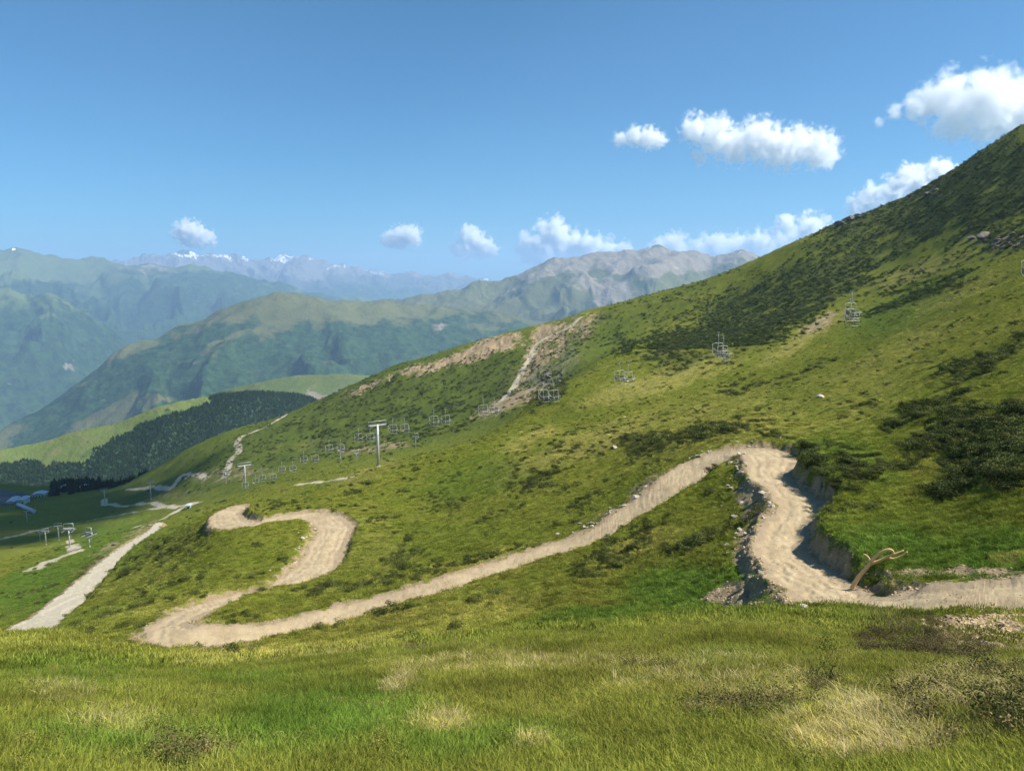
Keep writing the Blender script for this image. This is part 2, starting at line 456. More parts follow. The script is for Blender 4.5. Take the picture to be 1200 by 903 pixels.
heath = np.clip(heath * .9 + (nz * 1.9 + .3 * n3) * .6 - .22, 0, 1)
bare = np.clip(bare * (1.0 + nz * 1.1), 0, 1)
rock = np.clip(rock * (0.9 + nz * 1.6), 0, 1)
fringe = np.exp(-(np.maximum(De, 0) / 0.75) ** 2) * np.clip(.75 + n2, 0, 1)
bare = np.maximum(bare, fringe)
# small far tracks in the bowl and on the ridge: (column, row, half width m)
TRACKS = [[(345,480),(322,494),(300,505),(283,511),(278,520),(280,530),(270,540),(267,552),(264,560)],
          [(243,561),(232,557),(221,559),(219,554),(212,556),(204,568),(200,572),(180,571),(150,573)],
          [(232,590),(213,594),(192,592),(180,589),(160,591),(126,592),(122,586)],
          [(214,596),(200,604),(178,614),(160,618)],
          [(192,593),(170,597),(140,604),(110,610),(70,616),(48,621),(0,630)],
          [(88,646),(78,650),(62,656),(40,668)],
          [(84,640),(82,632),(88,646)],
          [(680,372),(664,385),(640,395),(628,404),(622,416),(612,436),(600,456),(588,470)],
          [(440,556),(410,560),(350,568)],
          [(100,630),(60,640)]]
track = np.zeros_like(R_)
for ti, pl in enumerate(TRACKS):
    hw = [1.7,1.7,1.6,1.6,1.3,1.6,1.2,1.5,1.2,.5][ti]
    pp = catmull(pl, 8)
    w3 = np.array([ray_hit(a, b, 140.0 if ti not in (5, 6, 9) else 100.)[:2] for a, b in pp])
    for k in range(len(w3) - 1):
        a, b = w3[k], w3[k + 1]
        L = np.hypot(*(b - a))
        if L > 60: continue
        for s_ in np.linspace(0, 1, int(L / 1.2) + 2):
            x, y = a + (b - a) * s_
            r0, a0 = math.hypot(x, y), math.atan2(x, y)
            rad = hw + 2.5
            i0, i1 = np.searchsorted(TH, [a0 - rad / r0, a0 + rad / r0])
            j0 = int((math.log(r0 - rad) - lr0) / dlr); j1 = int((math.log(r0 + rad) - lr0) / dlr) + 2
            sl = (slice(i0, i1), slice(max(j0, 0), min(j1, NR)))
            d = np.hypot(X_[sl] - x, Y_[sl] - y) + n2[sl] * .5
            track[sl] = np.maximum(track[sl], 1 - sstep(hw * .8, hw * 1.25, d))
scar = blobs(u, v, [(566,409,40,6,-24,.9),(522,425,34,5,-24,.85),(488,431,18,4,-10,.7),(435,451,46,3,-26,.7),(652,402,13,28,18,.8),(622,412,7,26,24,.8),(664,386,18,9,-14,.7),(690,374,14,7,-20,.6),(612,445,8,22,30,.7),(600,402,14,6,-20,.6),(1120,676,110,3,0,.5),(950,384,24,5,-35,.5)])
scar = np.clip(scar * (.7 + 2.8 * nz), 0, 1)
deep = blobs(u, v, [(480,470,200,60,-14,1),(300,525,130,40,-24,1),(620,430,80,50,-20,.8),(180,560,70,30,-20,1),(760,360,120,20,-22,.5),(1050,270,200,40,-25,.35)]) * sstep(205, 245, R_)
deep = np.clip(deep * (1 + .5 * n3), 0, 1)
HT = HT + np.clip(bare, 0, 1) * (1 - side) * (.30 * ridged(X_ / 1.1, Y_ / 1.1, 4, 401) - .12) * (R_ < 140)
HT = HT - np.clip(scar, 0, 1) * sstep(200, 260, R_) * 1.2 * ridged(X_ / 9, Y_ / 9, 4, 405)
onpath = De < 0.0

def lam(*c): return tuple(c)
# ---- ground material
g = NT('ground')
P = g.pos()
L1 = g.noise(0.35, 5, .6, P); L2 = g.noise(2.3, 5, .65, P); L3 = g.noise(11, 4, .7, P); L4 = g.noise(0.05, 4, .6, P)
c = g.mix(g.ramp(L4, .35, .65), (.112, .132, .017), (.166, .166, .027))
c = g.mix(g.ramp(L1, .38, .66), c, (.096, .130, .011))
c = g.mix(g.math('MULTIPLY', g.ramp(L2, .40, .68), .7), c, (.195, .188, .026))
c = g.mix(g.math('MULTIPLY', g.ramp(L3, .5, .72), .55), c, (.055, .075, .014))
c = g.mix(g.math('MULTIPLY', g.attr('lush'), .85), c, g.mix(L3, (.042, .092, .012), (.088, .142, .020)))
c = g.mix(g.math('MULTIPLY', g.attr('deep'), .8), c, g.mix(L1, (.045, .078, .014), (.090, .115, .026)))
c = g.mix(g.math('MULTIPLY', g.attr('dry'), .8), c, g.mix(L3, (.185, .160, .036), (.34, .30, .095)))
hz_ = g.ramp(g.math('ADD', g.attr('heath'), g.math('MULTIPLY', g.math('SUBTRACT', L2, .5), .9)), .25, .7)
c = g.mix(g.math('MULTIPLY', hz_, .85), c, g.mix(L3, (.034, .046, .014), (.088, .100, .030)))
bz_ = g.ramp(g.math('ADD', g.attr('bare'), g.math('MULTIPLY', g.math('SUBTRACT', L3, .5), .9)), .35, .7)
c = g.mix(bz_, c, g.mix(L2, (.17, .122, .07), (.42, .325, .20)))
sz_ = g.ramp(g.math('ADD', g.attr('scar'), g.math('MULTIPLY', g.math('SUBTRACT', L2, .5), 1.6)), .3, .7)
c = g.mix(sz_, c, g.mix(L3, (.23, .16, .09), (.44, .34, .215)))
rz_ = g.ramp(g.math('ADD', g.attr('rock'), g.math('MULTIPLY', g.math('SUBTRACT', L2, .5), 2.2)), .35, .6)
c = g.mix(rz_, c, g.mix(L3, (.10, .09, .07), (.34, .30, .24)))
c = g.mix(g.attr('track'), c, g.mix(L2, (.36, .31, .21), (.50, .44, .32)))
hgt = g.math('ADD', g.math('MULTIPLY', L2, .6), g.math('MULTIPLY', L3, .25))
g.principled(c, .95, normal=g.bump(hgt, .8, .35), spec=.03)

d = NT('trodden_earth')
P = d.pos()
M1 = d.noise(.6, 4, .6, P); M2 = d.noise(5, 5, .65, P); M3 = d.noise(40, 3, .6, P)
E = d.attr('edge')
c = d.mix(d.ramp(M1, .35, .65), (.355, .275, .160), (.465, .368, .222))
c = d.mix(d.math('MULTIPLY', d.ramp(E, .15, .9), .75), d.mix(M2, (.25, .185, .11), (.40, .31, .20)), c)
W_ = d.noise(1.6, 5, .7, d.scaled(P, (1, 1, 1)), dist=1.5)
c = d.mix(d.math('MULTIPLY', d.ramp(W_, .53, .68), .6), c, (.24, .18, .11))
c = d.mix(d.math('MULTIPLY', d.ramp(M2, .5, .75), .5), c, (.26, .19, .125))
c = d.mix(d.math('MULTIPLY', d.ramp(M3, .58, .7), .5), c, (.52, .45, .36))
d.principled(c, .95, normal=d.bump(d.math('ADD', M2, d.math('MULTIPLY', M3, .4)), .5, .08), spec=.1)
gr = NT('pale_gravel')
P = gr.pos()
M2 = gr.noise(1.2, 5, .65, P); M3 = gr.noise(14, 3, .6, P)
c = gr.mix(M2, (.34, .295, .215), (.48, .43, .325))
gr.principled(c, .95, normal=gr.bump(M3, .5, .1), spec=.1)

# ---- meshes: the ground sheet and the three paths cut from it
Vall = np.stack([X_, Y_, HT], -1).reshape(-1, 3)
i, j = np.meshgrid(np.arange(NT_ - 1), np.arange(NR - 1), indexing='ij')
Q = np.stack([i * NR + j, (i + 1) * NR + j, (i + 1) * NR + j + 1, i * NR + j + 1], -1)
pq = onpath[:-1, :-1] & onpath[1:, :-1] & onpath[1:, 1:] & onpath[:-1, 1:]
iq = ID_[:-1, :-1]
ATT = dict(lush=lush, dry=dry, heath=heath, bare=bare, rock=rock, track=track, scar=scar, deep=deep)
def sub(name, mask, mat, attrs, kind='structure'):
    q = Q[mask]
    used = np.unique(q)
    mp = np.full(len(Vall), -1); mp[used] = np.arange(len(used))
    o = grid_mesh(name, Vall[used], mp[q], {k: a.ravel()[used] for k, a in attrs.items()}, mat)
    o['kind'] = kind
    return o
ground = sub('ground', ~pq, g.m, ATT)
tag(ground, 'grassy mountain slope falling to the valley', None)
for k, (nm, mt) in enumerate((('trail', d.m), ('upper_trail', d.m), ('gravel_road', gr.m))):
    if (pq & (iq == k + 1)).any():
        sub(nm, pq & (iq == k + 1), mt, {'edge': -De})
def ground_z(x, y):
    """height of the finished ground sheet"""
    x, y = np.asarray(x, float), np.asarray(y, float)
    a, l = np.arctan2(x, y), np.log(np.maximum(np.hypot(x, y), .81))
    i = np.clip(np.searchsorted(TH, a) - 1, 0, NT_ - 2)
    fx = np.clip((a - TH[i]) / (TH[i + 1] - TH[i]), 0, 1)
    gg = (l - lr0) / dlr
    j = np.clip(gg.astype(int), 0, NR - 2); fy = np.clip(gg - j, 0, 1)
    return (HT[i, j] * (1 - fx) + HT[i + 1, j] * fx) * (1 - fy) + (HT[i, j + 1] * (1 - fx) + HT[i + 1, j + 1] * fx) * fy
def hit(u, v, rmin=2.0): return ray_hit(u, v, rmin, ground_z)
# ------------------------------------------------------------------ far mountains
ENDR = {}
def mountain(name, ridge, dist, slope, back, nz, seed, zones, mat, front=1.0, wl=700.0, crest=0.25, NA=620, NS=260, jag=0.0, label=None, ubound=(-420, 1620)):
    """a range: skyline through `ridge` (column, row), `dist` its distance per column, falling to both sides with gullies"""
    rd = np.array(ridge, float)
    us = np.linspace(max(ubound[0], rd[0, 0]), min(ubound[1], rd[-1, 0]), NA)
    vv = np.interp(us, rd[:, 0], rd[:, 1])
    k = np.hanning(9); k /= k.sum()
    vv = np.convolve(np.pad(vv, 4, mode='edge'), k, 'valid')
    a, tt = pix_polar(us, vv)
    rc = np.interp(us, [p[0] for p in dist], [p[1] for p in dist])
    zc = tt * rc
    f = np.linspace(0, 1, NS)
    s = np.concatenate([-(1 - f[:int(NS * .78)] / f[int(NS * .78)]) ** 1.35 * front, np.linspace(0, .35, NS - int(NS * .78) + 1)[1:]])
    RR = rc[:, None] * (1 + s[None, :] * .75)
    AA = np.broadcast_to(a[:, None], RR.shape)
    x, y = RR * np.sin(AA), RR * np.cos(AA)
    ds = RR - rc[:, None]
    drop = np.where(ds < 0, -ds * slope, ds * back)
    # concave foot: flatter lower down
    h = zc[:, None] - drop + np.where(ds < 0, .08 * slope * ds * ds / rc[:, None], 0)
    env = crest + (1 - crest) * sstep(0, wl * 1.2, np.abs(ds))
    wx = fbm(x / wl, y / wl, 3, seed + 3) * .5
    gl = ridged(x / wl + wx, y / (wl * 1.3) + wx, 6, seed)
    h = h + (gl - .55) * nz * env + fbm(x / (wl * .25), y / (wl * .25), 4, seed + 9) * nz * .12
    if jag: h = h + (ridged(x / (wl * .35), y / (wl * .35), 5, seed + 5) - .5) * jag
    pu, pv = to_pix(x, y, h)
    at = {}
    wp = fbm(x / (wl * .35), y / (wl * .35), 5, seed + 31); wq = fbm(x / (wl * .3), y / (wl * .3), 5, seed + 37)
    pu, pv = pu + wp * 26, pv + wq * 12
    n = fbm(x / (wl * .5), y / (wl * .5), 5, seed + 21)
    n2_ = fbm(x / (wl * .08), y / (wl * .08), 4, seed + 23)
    for zn, lst in zones.items():
        at[zn] = np.clip(blobs(pu, pv, lst) * (1 + .5 * n) + (n * .55 + n2_ * .3) * (0.6 if zn != 'snow' else 0.35) * (1 if lst else 0), 0, 1)
    V = np.stack([x, y, h], -1).reshape(-1, 3)
    na, ns = x.shape
    i, j = np.meshgrid(np.arange(na - 1), np.arange(ns - 1), indexing='ij')
    q = np.stack([i * ns + j, (i + 1) * ns + j, (i + 1) * ns + j + 1, i * ns + j + 1], -1).reshape(-1, 4)
    o = grid_mesh(name, V, q, {k: b.ravel() for k, b in at.items()}, mat)
    o['kind'] = 'structure'
    if label: o['label'] = label
    return o, x, y, h, at

def mount_mat(name, scale, wood=(.007, .018, .010), grass=(.105, .135, .045), rockc=((.135, .115, .085), (.29, .25, .195))):
    m = NT(name)
    P = m.pos()
    A = m.noise(scale, 6, .62, P); B = m.noise(scale * 7, 5, .65, P); Cc = m.noise(scale * 40, 3, .6, P)
    c = m.mix(m.ramp(A, .35, .65), grass, tuple(k * .72 for k in grass))
    c = m.mix(m.math('MULTIPLY', m.ramp(B, .5, .7), .5), c, (.15, .135, .065))
    w = m.ramp(m.math('ADD', m.attr('wood'), m.math('MULTIPLY', m.math('SUBTRACT', B, .5), 1.5)), .30, .62)
    D_n = m.noise(scale * 16, 4, .7, P)
    c = m.mix(w, c, m.mix(m.ramp(D_n, .3, .7), m.mix(Cc, wood, tuple(k * 2.0 for k in wood)), (wood[0] * 6, wood[1] * 4.5, wood[2] * 3)))
    r = m.ramp(m.math('ADD', m.attr('rock'), m.math('MULTIPLY', m.math('SUBTRACT', B, .5), 1.0)), .35, .6)
    c = m.mix(r, c, m.mix(B, *rockc))
    s = m.ramp(m.math('ADD', m.attr('snow'), m.math('MULTIPLY', m.math('SUBTRACT', Cc, .5), 1.8)), .42, .58)
    c = m.mix(s, c, (.85, .87, .9))
    hb = m.math('ADD', B, m.math('MULTIPLY', Cc, .35))
    m.principled(c, .95, normal=m.bump(hb, .7, .25 / scale * .12), spec=.05)
    return m.m

mmA = mount_mat('spur_ground', .004, grass=(.115, .150, .040))
mmB = mount_mat('massif_ground', .0016, grass=(.115, .122, .046))
mmC = mount_mat('far_ground', .0009, grass=(.10, .135, .055))
mmD = mount_mat('snow_range_ground', .0006, grass=(.10, .10, .09), rockc=((.10, .095, .09), (.24, .22, .21)))

spur = mountain('hills', [(-420,560),(-200,545),(0,522),(60,508),(130,492),(200,473),(260,459),(290,456),(340,462),(400,478),(480,500),(640,540)],
  [(-420,1500),(0,1500),(290,1550),(640,1600)], .42, .40, 55, 301,
  {'wood': [(260,505,130,32,-14,1.1),(200,535,110,36,-12,1.1),(330,478,90,22,10,1),(120,560,90,18,0,1.1),(20,556,60,14,0,.9),(60,570,120,12,0,1.1),(160,520,40,14,-20,.9),(30,575,90,10,0,1)],
   'rock': [], 'snow': []}, mmA, wl=300, label='green spur with a dark conifer wood on its flank')
far_knoll = mountain('hills', [(140,500),(200,476),(260,458),(300,447),(350,440),(410,438),(470,442),(560,452),(700,470)],
  [(140,2300),(700,2300)], .30, .3, 40, 331,
  {'wood': [(480,462,60,10,0,.7),(230,480,60,8,-20,.6)], 'rock': [(400,462,40,5,0,.6)], 'snow': []}, mmA, wl=400, label='rounded green hill behind the wood')
massif = mountain('mountain', [(-420,610),(-150,560),(0,508),(60,470),(110,436),(150,408),(200,386),(250,364),(290,350),(330,344),(365,345),(400,352),(450,352),(500,358),(560,366),(700,380),(900,400)],
  [(-420,4200),(0,4300),(330,4700),(900,4900)], .40, .35, 210, 401,
  {'wood': [(120,460,140,22,-32,1),(300,440,260,24,0,.95),(420,410,170,30,0,.9),(190,425,100,16,-28,1),(240,398,60,10,-24,.8),(250,478,90,20,-12,1.1),(80,475,60,22,-25,1),(540,400,90,30,0,.9),(100,480,20,12,-30,.9),(400,385,60,10,0,.6),(440,430,70,20,0,1)],
   'rock': [(230,420,30,10,0,.2),(500,385,40,10,-10,.3),(140,455,40,10,-35,.35),(620,400,80,14,0,.3)], 'snow': []}, mmB, wl=700, label='wooded mountain with a smooth green shoulder')
peaks = mountain('mountains', [(300,380),(380,362),(430,352),(480,346),(520,340),(560,331),(600,322),(640,306),(665,300),(690,298),(720,293),(745,290),(770,286),(790,290),(812,294),(835,300),(855,295),(870,292),(885,297),(905,305),(950,320),(1100,350)],
  [(300,6300),(770,6600),(1100,6500)], .42, .5, 380, 451,
  {'wood': [(480,385,90,24,0,.9),(560,395,90,20,0,.9),(700,372,60,14,-10,.7),(640,362,40,14,20,.4),(430,372,60,10,0,.5)],
   'rock': [(770,305,100,16,0,.85),(660,312,70,12,-12,.75),(870,302,40,10,0,.8),(700,335,60,18,20,.5),(600,345,60,8,-20,.3)], 'snow': [(768,291,3,3,40,.55),(788,311,5,2.5,10,.45),(868,296,5,2,-40,.45)]}, mmB, wl=900, crest=.10, jag=14, label='bare brown peaks with rocky ribs')
spurC = mountain('mountains', [(-420,300),(-100,330),(0,345),(25,343),(60,350),(100,364),(130,378),(155,402),(175,425),(200,450)],
  [(-420,7400),(200,7400)], .55, .5, 500, 501,
  {'wood': [(40,420,150,60,0,1),(20,470,120,40,0,1),(110,425,50,20,0,.8)], 'rock': [(75,370,40,10,15,.3),(85,435,10,6,0,.45),(20,450,20,4,0,.5)], 'snow': []}, mmC, wl=900, label='dark wooded valley side')
rangeC = mountain('mountains', [(-420,270),(-100,286),(0,291),(20,290),(45,296),(80,300),(120,305),(160,308),(200,310),(240,308),(265,315),(300,326),(350,336),(400,346),(450,352),(520,370)],
  [(-420,11000),(520,11500)], .36, .4, 700, 541,
  {'wood': [(60,345,140,14,0,.7),(230,340,120,22,0,.9),(330,352,90,14,0,.9),(180,380,90,30,0,1),(250,385,80,14,0,.9)], 'rock': [(150,318,60,6,0,.3)], 'snow': [(13,292,2,1.5,0,.8)]}, mmC, wl=1500, crest=.1, label='long blue-green range across the valley')
rangeD = mountain('mountains', [(60,330),(120,310),(170,302),(205,293),(222,294),(240,299),(262,303),(285,300),(300,302),(322,303),(335,298),(352,300),(370,303),(385,309),(402,310),(430,315),(470,314),(500,318),(540,324),(570,330),(640,345)],
  [(60,17500),(640,17500)], .45, .5, 600, 601,
  {'wood': [(400,345,200,10,0,.8)], 'rock': [(350,310,400,14,0,.9)], 'snow': [(215,297,22,4,0,.55),(250,302,20,3,0,.5),(333,301,14,4,0,.62),(400,313,14,2.5,0,.5),(290,304,10,3,0,.4),(450,317,24,2,0,.4),(360,304,12,2,0,.4)]}, mmD, wl=1800, crest=.2, jag=160, label='distant range streaked with snow')
snow_ridge = mountain('mountains', [(520,345),(545,332),(560,327),(572,326),(584,329),(610,338),(660,350)], [(520,15000),(660,15000)], .4, .5, 120, 641,
  {'wood': [], 'rock': [(580,340,60,10,0,.6)], 'snow': [(571,328,8,1.4,0,.5)]}, mmD, wl=900, crest=.1, NA=200, label='small far crest with a strip of snow')

# valley floor under everything
bm = bmesh.new()
bmesh.ops.create_grid(bm, x_segments=8, y_segments=8, size=16000)
me = bpy.data.meshes.new('valley_floor'); bm.to_mesh(me); bm.free()
me.materials.append(mmC)
vf = bpy.data.objects.new('valley_floor', me); COL.objects.link(vf)
vf.location = (0, 9000, -2000); vf['kind'] = 'structure'

# ------------------------------------------------------------------ haze: one closed box of pale air round everything
hm = bpy.data.materials.new('haze'); hm.use_nodes = True
ht = hm.node_tree; ht.nodes.clear()
ho = ht.nodes.new('ShaderNodeOutputMaterial'); hp = ht.nodes.new('ShaderNodeVolumePrincipled')
hp.inputs['Color'].default_value = (.46, .69, 1.0, 1)
hp.inputs['Density'].default_value = HAZE_D
hp.inputs['Anisotropy'].default_value = 0.1
ht.links.new(hp.outputs[0], ho.inputs['Volume'])
bm = bmesh.new(); bmesh.ops.create_cube(bm, size=1)
me = bpy.data.meshes.new('haze'); bm.to_mesh(me); bm.free(); me.materials.append(hm)
hz = bpy.data.objects.new('haze', me); COL.objects.link(hz)
TOP = 850.0
hz.scale = (34000, 28000, TOP + 2001)
hz.location = (0, 12000, (TOP - 2001) / 2)
hz['kind'] = 'stuff'
# ------------------------------------------------------------------ clouds: volumes of puffs, beyond and above the haze
def cloud(label, puffs, Y, depth=1.0, dens=7.0, wisp=1.5, nscale=1.0, puffs3=None):
    """puffs: (column, row, radius in px) at forward distance Y"""
    cs = []
    if puffs3: cs = puffs3
    for (u, v, pr) in (puffs or []):
        x, y, z = pix_dir(u, v)
        k = Y / y
        cs.append((Vector((x * k, Y + random.uniform(-.4, .4) * pr * Y / F * depth, z * k)), pr * 1.15 * Y / F * (1.25 if Y > 20000 else 1)))
    cen = sum((c for c, _ in cs), Vector()) / len(cs)
    S = max(r for _, r in cs)
    bm = bmesh.new()
    for c, r in cs:
        bmesh.ops.create_icosphere(bm, subdivisions=3, radius=1, matrix=Matrix.Translation((c - cen) / S) @ Matrix.Scale(1.42 * r / S, 4))
    me = bpy.data.meshes.new('cloud'); bm.to_mesh(me); bm.free()
    o = bpy.data.objects.new('cloud', me); COL.objects.link(o)
    md = o.modifiers.new('r', 'REMESH'); md.mode = 'VOXEL'; md.voxel_size = .12
    dg = bpy.context.evaluated_depsgraph_get()
    me2 = bpy.data.meshes.new_from_object(o.evaluated_get(dg))
    o.modifiers.clear(); o.data = me2; me2.name = 'cloud'
    o.location = cen; o.scale = (S, S, S)
    m = bpy.data.materials.new('cloud_vapour'); m.use_nodes = True
    t = m.node_tree; t.nodes.clear()
    N = t.nodes.new; L = t.links.new
    out = N('ShaderNodeOutputMaterial'); pv = N('ShaderNodeVolumePrincipled')
    tc = N('ShaderNodeTexCoord').outputs['Object']
    def mth(op, a, b):
        q = N('ShaderNodeMath'); q.operation = op
        for s, val in ((q.inputs[0], a), (q.inputs[1], b)):
            if isinstance(val, (int, float)): s.default_value = val
            else: L(val, s)
        return q.outputs[0]
    best = None
    for c, r in cs:
        dn = N('ShaderNodeVectorMath'); dn.operation = 'DISTANCE'
        L(tc, dn.inputs[0]); dn.inputs[1].default_value = (c - cen) / S
        f = mth('MULTIPLY_ADD', dn.outputs['Value'], -S / r)
        f.node.inputs[2].default_value = 1.0
        best = f if best is None else mth('MAXIMUM', best, f)
    nz = N('ShaderNodeTexNoise'); nz.inputs['Scale'].default_value = 2.6 * nscale; nz.inputs['Detail'].default_value = 7; nz.inputs['Roughness'].default_value = .6
    L(tc, nz.inputs['Vector'])
    e = mth('MULTIPLY', mth('SUBTRACT', nz.outputs['Fac'], .5), wisp * 2.2)
    mr = N('ShaderNodeMapRange'); mr.interpolation_type = 'SMOOTHSTEP'
    L(mth('ADD', best, e), mr.inputs[0])
    for i_, val in enumerate((.0, .8, 0, 1)): mr.inputs[i_ + 1].default_value = val
    L(mth('MULTIPLY', mr.outputs[0], dens / S), pv.inputs['Density'])
    pv.inputs['Color'].default_value = (1, 1, 1, 1)
    pv.inputs['Anisotropy'].default_value = .2
    L(pv.outputs[0], out.inputs['Volume'])
    m.cycles.volume_step_rate = 1.0
    me2.materials.clear(); me2.materials.append(m)
    tag(o, label, 'cloud', 'fair weather clouds')
    return o

cloud('long puffy white cloud in the middle of a row above the summit', [(815,152,15),(838,158,19),(862,168,20),(890,163,21),(915,174,22),(940,170,20),(958,176,19),(968,182,13),(820,184,9)], 9400)
cloud('small grey wisp of cloud beside the long puffy cloud', [(728,163,9),(744,160,11),(760,162,13),(772,164,9)], 9300, dens=4, wisp=1.1)
cloud('big white cloud at the edge of the sky over the steep slope', [(1090,118,20),(1115,112,24),(1145,120,30),(1180,124,34),(1225,125,36),(1120,138,22),(1155,146,20),(1260,120,30),(1070,128,11),(1048,130,9),(1028,144,6)], 9400)
cloud('bright white cloud rising from behind the steep hillside', [(1095,206,17),(1068,214,18),(1045,225,16),(1022,235,16),(1010,242,14),(1105,222,18),(1075,238,18),(1120,235,20)], 16500, dens=14)
cloud('low white cloud bank between the peaks and the green slope', [(952,272,15),(935,278,12),(915,286,13),(890,290,14),(865,292,13),(840,289,12),(820,292,10),(790,290,12),(772,292,9),(920,262,8)], 28500, dens=22)
cloud('towering white cloud behind the rounded end of the bare peaks', [(648,276,14),(636,284,12),(622,290,12),(658,284,13),(675,284,11),(690,292,13),(712,294,11),(645,296,18),(730,293,8)], 28600, dens=22)
cloud('thin ragged cloud between two brighter clouds on the horizon', [(550,276,9),(556,284,11),(545,290,10),(566,290,10),(575,293,7),(536,292,7)], 28400, dens=12, wisp=1.3)
cloud('small flat cloud over the distant snow range', [(458,280,8),(470,278,10),(482,276,9),(486,281,6),(452,283,5)], 28300, dens=12, wisp=1.2)
cloud('small white cloud above the long blue-green range', [(212,272,8),(222,274,11),(234,278,10),(246,280,6)], 28200, dens=16)
# unseen clouds added high to the side, each set to shade one valley patch
for lab, gx_, gy_, gz_, rad in (('unseen cloud added to shade the valley meadow', -238, 350, -120, 38), ('unseen cloud added to shade the lower pistes', -228, 398, -120, 34), ('unseen cloud added to shade the slope by the car park', -268, 445, -130, 46), ('unseen cloud added to shade the car park', -335, 505, -150, 62), ('unseen cloud added to shade the hollow below the lift towers', -206, 300, -105, 22), ('unseen cloud added to shade the outer valley', -400, 570, -170, 75), ('unseen cloud added to shade the far trees', -330, 690, -170, 95), ('unseen cloud added to shade the tail of the ridge', -246, 490, -110, 34)):
    t_ = (1420 - gz_) / sun_dir.z
    c_ = Vector((gx_, gy_, gz_)) + sun_dir * t_
    Y0 = c_.y
    puffs = []
    for k in range(7):
        q = c_ + Vector((random.uniform(-1, 1) * rad * .8, random.uniform(-1, 1) * rad * .7, random.uniform(0, .3) * rad))
        puffs.append((q, rad * random.uniform(.45, .7)))
    cloud(lab, None, 0, dens=16, puffs3=puffs)
# ------------------------------------------------------------------ plants
def plant_mat(name, transl=.25, rough=.75, inst=True, base=None, spread=.35):
    m = NT(name)
    oi = m.n('ShaderNodeObjectInfo')
    if inst: col = m.attr('tint', 'INSTANCER', 'Color')
    else:
        c_ = m.n('ShaderNodeRGB'); c_.outputs[0].default_value = (*base, 1); col = c_.outputs[0]
    hs = m.n('ShaderNodeHueSaturation')
    m.l(col, hs.inputs['Color'])
    m.l(m.ramp(oi.outputs['Random'], 0, 1, 1 - spread, 1 + spread), hs.inputs['Value'])
    leaf = m.attr('leaf')
    h2 = m.n('ShaderNodeHueSaturation')
    m.l(hs.outputs[0], h2.inputs['Color'])
    m.l(m.ramp(leaf, 0, 1, .75, 1.3), h2.inputs['Value'])
    m.l(m.ramp(leaf, 0, 1, .515, .485), h2.inputs['Hue'])
    p = m.principled(h2.outputs[0], rough, spec=.04)
    if transl:
        tr = m.n('ShaderNodeBsdfTranslucent'); m.l(h2.outputs[0], tr.inputs[0])
        mx = m.n('ShaderNodeMixShader'); mx.inputs[0].default_value = transl
        m.l(p.outputs[0], mx.inputs[1]); m.l(tr.outputs[0], mx.inputs[2]); m.l(mx.outputs[0], m.out.inputs[0])
    return m.m

def raw_mesh(name, V, Fc, leaf, mat):
    me = bpy.data.meshes.new(name)
    me.from_pydata([tuple(p) for p in V], [], Fc)
    a = me.attributes.new('leaf', 'FLOAT', 'POINT')
    a.data.foreach_set('value', np.array(leaf, np.float32))
    me.materials.append(mat)
    return me

def tuft_mesh(name, mat, n, rad, hmin, hmax, width, lean, seed, segs=3, droop=1.0):
    r = random.Random(seed)
    V, Fc, lf = [], [], []
    for k in range(n):
        a, q = r.uniform(0, 6.283), rad * math.sqrt(r.random())
        bx, by = q * math.cos(a), q * math.sin(a)
        h = r.uniform(hmin, hmax)
        da = a + r.uniform(-1.2, 1.2)
        ln = h * lean * r.uniform(.2, 1.2)
        dx, dy = math.cos(da), math.sin(da)
        f = r.uniform(0, 6.283); wx, wy = math.cos(f) * width, math.sin(f) * width
        b0 = len(V); c_ = r.random()
        for s in range(segs + 1):
            t = s / segs
            x, y = bx + dx * ln * t ** 1.7, by + dy * ln * t ** 1.7
            z = h * (t - droop * .35 * lean * t ** 2.5) - .015
            w = (1 - t) ** .7
            if s < segs:
                V += [(x - wx * w, y - wy * w, z), (x + wx * w, y + wy * w, z)]; lf += [c_, c_]
            else:
                V.append((x, y, z)); lf.append(c_)
        for s in range(segs - 1):
            Fc.append((b0 + 2 * s, b0 + 2 * s + 1, b0 + 2 * s + 3, b0 + 2 * s + 2))
        Fc.append((b0 + 2 * segs - 2, b0 + 2 * segs - 1, b0 + 2 * segs))
    return raw_mesh(name, V, Fc, lf, mat)

